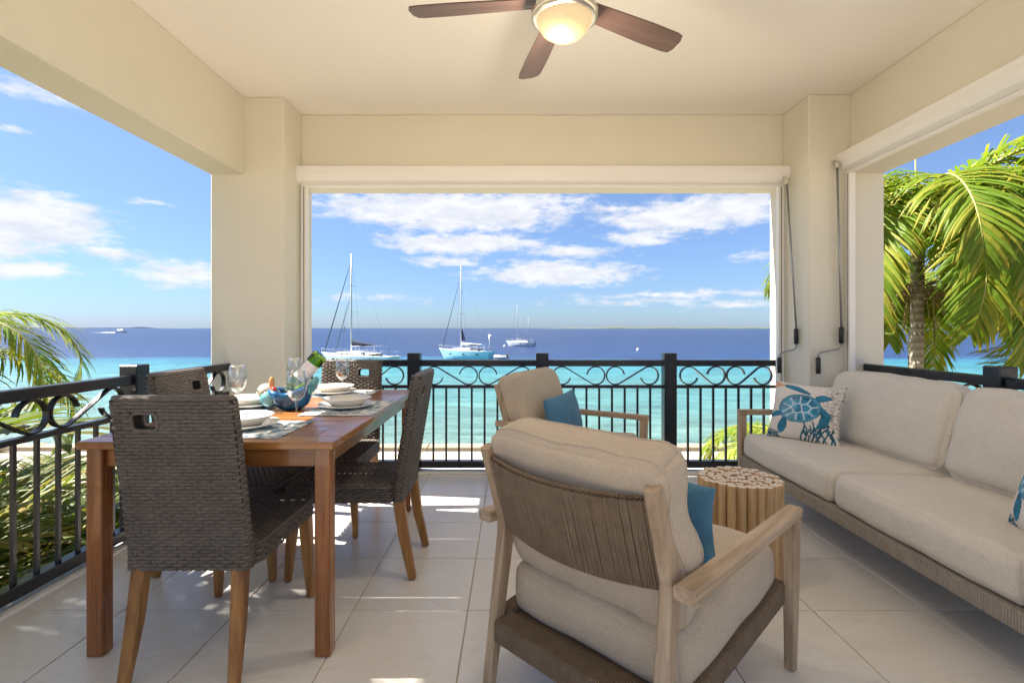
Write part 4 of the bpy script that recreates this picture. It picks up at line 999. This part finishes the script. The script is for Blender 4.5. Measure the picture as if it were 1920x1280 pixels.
g = MB(); g.box(-2.5, 4.5, -1.5, 1.5, 1.8, 3.6, .3); cb = g.build('cabin', M['gelcoat'], mb_); g = MB(); g.box(-2.56, 3.8, -1.54, 1.54, 2.6, 3.2, .1); g.build('window', M['dark'], cb)
g = MB(); Q = []
for i in range(14):
    u = i / 13; Q.append([(7.2 + u * 26, (.9 + u * 2.2) * v, .05 + .55 * (1 - u) * (1 - v * v) + .15 * mnoise.noise(Vector((i * .9, v * 3, 1)))) for v in np.linspace(-1, 1, 7)])
g.grid(Q, True); g.build('foam_wake', M['sail'], mb_)
for x, y, lab in ((946, 650, 'white mooring buoy by the bow of the far ketch'), (1196, 657, 'lone mooring buoy on the dark water right of the yachts')):
    g = MB(); g.lathe([(0, -.2), (.28, -.1), (.36, .15), (.26, .42), (.06, .5), (.05, .75), (0, .76)], 14); tag(g.build('mooring_buoy', M['gelcoat'], None, wl(x, y)), lab, 'buoy', 'mooring buoys')

# ------------------------------------------------------------------ palms
def frond_mesh(name, L, nl, leaf, a0, bend, seed, mt, wid=.032, droop=.6, yellow=.25, torn=0.0):
    """feather leaf: starts at the origin, heads to +x, rising at a0 and bending over"""
    rd = random.Random(seed); g = MB(); tint = []
    n = 22; pts = []; ang = a0; p_ = Vector((0, 0, 0)); yaw = 0; sway = rd.uniform(-.25, .25)
    for i in range(n + 1):
        pts.append(p_.copy()); u = i / n
        p_ = p_ + Vector((math.cos(ang) * math.cos(yaw), math.cos(ang) * math.sin(yaw), math.sin(ang))) * (L / n); ang -= bend / n * (.45 + 1.1 * u); yaw += sway / n
    g.mi = 1; g.tube(pts, [.020 * (1 - .86 * i / n) * (L / 2) ** .5 for i in range(n + 1)], 5); tint += [0] * len(g.v); g.mi = 0
    for k in range(nl):
        u = .12 + .88 * (k + .5) / nl; f = u * n; i = min(n - 1, int(f)); fr = f - i; P0 = pts[i].lerp(pts[i + 1], fr); T_ = (pts[i + 1] - pts[i]).normalized()
        S = Vector((0, 0, 1)).cross(T_); S = S.normalized() if S.length > .05 else Vector((0, 1, 0)); U = T_.cross(S)
        ll = leaf * (math.sin(math.pi * min(1, .16 + .80 * u)) ** .6) * rd.uniform(.82, 1.1)
        for s in (-1, 1):
            if rd.random() < torn: continue
            d = (T_ * (.45 + .55 * u + rd.uniform(-.12, .12)) + S * s * (1.0 - .25 * u) + U * rd.uniform(.10, .42)).normalized()
            q = P0.copy(); N_ = 4; w0 = wid * rd.uniform(.75, 1.1); base = len(g.v); y_ = rd.random() < yellow; dr = droop * rd.uniform(.6, 1.5)
            W_ = d.cross(U).normalized() if d.cross(U).length > .1 else T_
            for m_ in range(N_ + 1):
                v_ = m_ / N_; w = w0 * (.35 + .65 * math.sin(math.pi * min(1, .12 + v_ * .8))) * (1 if m_ < N_ else .06)
                g.v += [tuple(q - W_ * w / 2), tuple(q + U * w * .16), tuple(q + W_ * w / 2)]
                tv = min(1, max(0, (v_ - .72) * 2.2 if y_ else 0) + (.75 if rd.random() < .0 else 0) + (.35 if y_ else 0)); tint += [tv] * 3
                d = (d + Vector((0, 0, -dr * .42 * (.4 + v_)))).normalized(); q = q + d * (ll / N_)
            for m_ in range(N_):
                for c_ in (0, 1):
                    a_ = base + m_ * 3 + c_; g.f.append((a_, a_ + 1, a_ + 4, a_ + 3)); g.m.append(0); g.sm.append(False)
    me = g.mesh(name, [mt, M['rachis']])
    at_ = me.attributes.new('tint', 'FLOAT', 'POINT'); at_.data.foreach_set('value', np.array(tint + [0] * (len(g.v) - len(tint)), dtype=np.float32)); return me
FR = [frond_mesh('frond', 2.1, 76, .62, R(62), R(150), k, M['leaf'], .031, .75, .45, .05) for k in range(3)]
FR2 = [frond_mesh('frond', 2.0, 72, .55, R(35), R(105), 10 + k, M['leaf'], .030, .6, .4, .05) for k in range(3)]
FL = [frond_mesh('frond', 2.25, 84, .50, R(58), R(185), 60 + k, M['leaf'], .021, .85, .5, .05) for k in range(3)]
AR = [frond_mesh('frond', 1.7, 46, .46, R(70), R(95), 20 + k, M['leaf_dark'], .030, .35, .35, .03) for k in range(4)]
def palm(name, loc, zc, lean, fronds, label, cat='palm tree', trunk_r=.105, group='palms round the terrace', shaft=True, spear=True):
    r = empty(name, loc, 0, label, cat, group); H_ = zc - loc[2]
    g = MB(); n = 16; pts = [(lean[0] * (i / n) ** 1.6, lean[1] * (i / n) ** 1.6, H_ * i / n) for i in range(n + 1)]
    g.tube(pts, [trunk_r * (1.35 - .35 * min(1, i / 4)) * (1 + .05 * (i % 2)) for i in range(n + 1)], 14); g.build('trunk', M['trunk'], r)
    tx, ty = lean
    if shaft:
        g = MB(); g.tube([(tx, ty, H_ - .05), (tx, ty, H_ + .12), (tx, ty, H_ + .34), (tx, ty, H_ + .55)], [trunk_r * .95, trunk_r * 1.12, trunk_r * .75, trunk_r * .4], 14); g.build('crownshaft', M['shaft'], r)
    if spear:
        g = MB(); g.tube([(tx, ty, H_ + .4), (tx - .03, ty, H_ + 1.3)], [.022, .006], 6); g.build('spear_leaf', M['rachis'], r)
    for me, az_, tilt, s, dz in fronds:
        o = put(me, 'frond', r, (tx + .05 * math.cos(R(az_)), ty + .05 * math.sin(R(az_)), H_ + (.45 if shaft else 0) + dz)); o.rotation_euler = (0, R(-tilt), R(az_)); o.rotation_mode = 'XYZ'; o.scale = (s, s, s)
    return r
rp = random.Random(3)
fr = []
for k in range(15):
    fr.append((rp.choice(FR + FR2), k * 137.5 % 360, rp.uniform(-24, 14) - (k % 3) * 14, rp.uniform(.85, 1.12), -.03 * (k % 5)))
fr += [(FR2[0], -12, 22, 1.25, .05), (FR[1], -62, -30, 1.1, 0), (FR[2], 215, -35, 1.0, 0), (FR[0], -78, -34, 1.3, 0), (FR[1], -40, -24, 1.3, 0), (FR[2], -105, -38, 1.1, 0), (FR2[1], -25, -14, 1.25, 0), (FR[0], -55, -10, 1.3, 0)]
for k in range(12): fr.append((rp.choice(FR + FL), 190 + k * 15.5 + rp.uniform(-6, 6), rp.uniform(-62, -28), rp.uniform(1.0, 1.25), -.06 * (k % 3)))

pr_ = palm('palm_tree', (4.85, 6.1, GZ), 1.95, (.0, -.05), fr, 'tall palm with drooping fronds outside the right opening', trunk_r=.068)
g = MB()
for k in range(70):
    a = rp.uniform(0, 6.28); z = rp.uniform(-.1, .1); p_ = Vector((.08 * math.cos(a), .08 * math.sin(a) - .05, 1.95 - GZ - .35 + z)); pts = [p_]
    for q in range(4): p_ = p_ + Vector((math.cos(a) * .10, math.sin(a) * .10, .02 - .07 * q + rp.uniform(-.02, .02))); a += rp.uniform(-.4, .4); pts.append(p_)
    g.tube(pts, .006, 4)
g.build('flower_stalks', M['fibre'], pr_)
fr = [(FL[k % 3], a, t_, sc, 0) for k, (a, t_, sc) in enumerate(((4, 0, 1.0), (-16, -14, .95), (16, -20, 1.0), (-34, -4, .95), (60, 4, 1.0), (110, -10, .9), (165, 0, 1.0), (215, -12, 1.0), (260, 0, .9), (305, -18, .95)))]
palm('palm_tree', (-5.62, 4.3, GZ), .22, (.05, 0), fr, 'palm whose arching fronds reach in at the left edge')
fr = [(rp.choice(FR + FR2), (k * 137.5 + 50) % 360, rp.uniform(-25, 10), rp.uniform(.7, .95), 0) for k in range(14)]
palm('palm_tree', (4.15, 7.2, GZ), -.9, (0, 0), fr, 'low palm seen through the front railing beside the sofa arm')
fr = [(rp.choice(FR + FR2), (k * 137.5 + 80) % 360, rp.uniform(-20, 14), rp.uniform(.9, 1.15), 0) for k in range(16)]
palm('palm_tree', (6.0, 7.5, GZ), .75, (0, 0), fr + [(FL[k % 3], k * 40, -20 + 8 * (k % 3), 1.0, 0) for k in range(9)], 'dense palm crown behind the drooping palm at the right edge')
fr = [(rp.choice(FR + FR2), (k * 137.5 + 10) % 360, rp.uniform(-30, 30), rp.uniform(.86, 1.0), .1 * (k % 4)) for k in range(40)]  # crown of an added, unseen palm that keeps sun off the left floor
palm('palm_tree', (-4.6, 1.22, GZ), 2.9, (.1, 0), fr, 'unseen tall palm added outside the left opening to shade the floor', trunk_r=.12)
# areca clumps below the left railing
def areca(loc, n, s, label, seed):
    rd = random.Random(seed); r = empty('areca_palm', loc, 0, label, 'palm bush', 'bushy palms below the left railing')
    for k in range(n):
        a = k * 137.5 % 360 + rd.uniform(-20, 20); x, y = rd.uniform(-.25, .25), rd.uniform(-.25, .25); h = rd.uniform(.35, 1.0) * s
        g = MB(); g.tube([(x, y, 0), (x * 1.3, y * 1.3, h * .9)], .028, 7); g.build('cane', M['rachis'], r)
        o = put(rd.choice(AR), 'frond', r, (x * 1.3, y * 1.3, h * .88), (0, R(-rd.uniform(-30, 12)), R(a))); q = s * rd.uniform(.8, 1.2); o.scale = (q, q, q)
spots = [(-3.5, 2.2, 1.5), (-3.2, 3.3, 1.35), (-4.3, 3.0, 1.7), (-3.7, 4.3, 1.35), (-4.9, 2.2, 1.8), (-3.0, 1.3, 1.4), (-4.6, 4.6, 1.5), (-5.8, 3.4, 1.8), (-3.1, 5.4, 1.2), (-5.2, 5.6, 1.5), (-4.2, 1.2, 1.6)]
wh = ['leafy palm bush in the bed just outside the left railing', 'palm bush outside the corner post of the left railing', 'taller palm bush behind the first row left of the terrace', 'palm bush below the left pillar', 'tall palm bush at the far left edge', 'palm bush under the near end of the left railing',
      'palm bush below the arching left palm', 'palm bush farthest to the left of the bed', 'palm bush nearest the sea front at the left corner', 'palm bush between the left palm and the promenade', 'palm bush low beside the house wall at left']
for k, (x, y, s) in enumerate(spots): areca((x, y, GZ), 24, s * 1.08, wh[k], 40 + k)
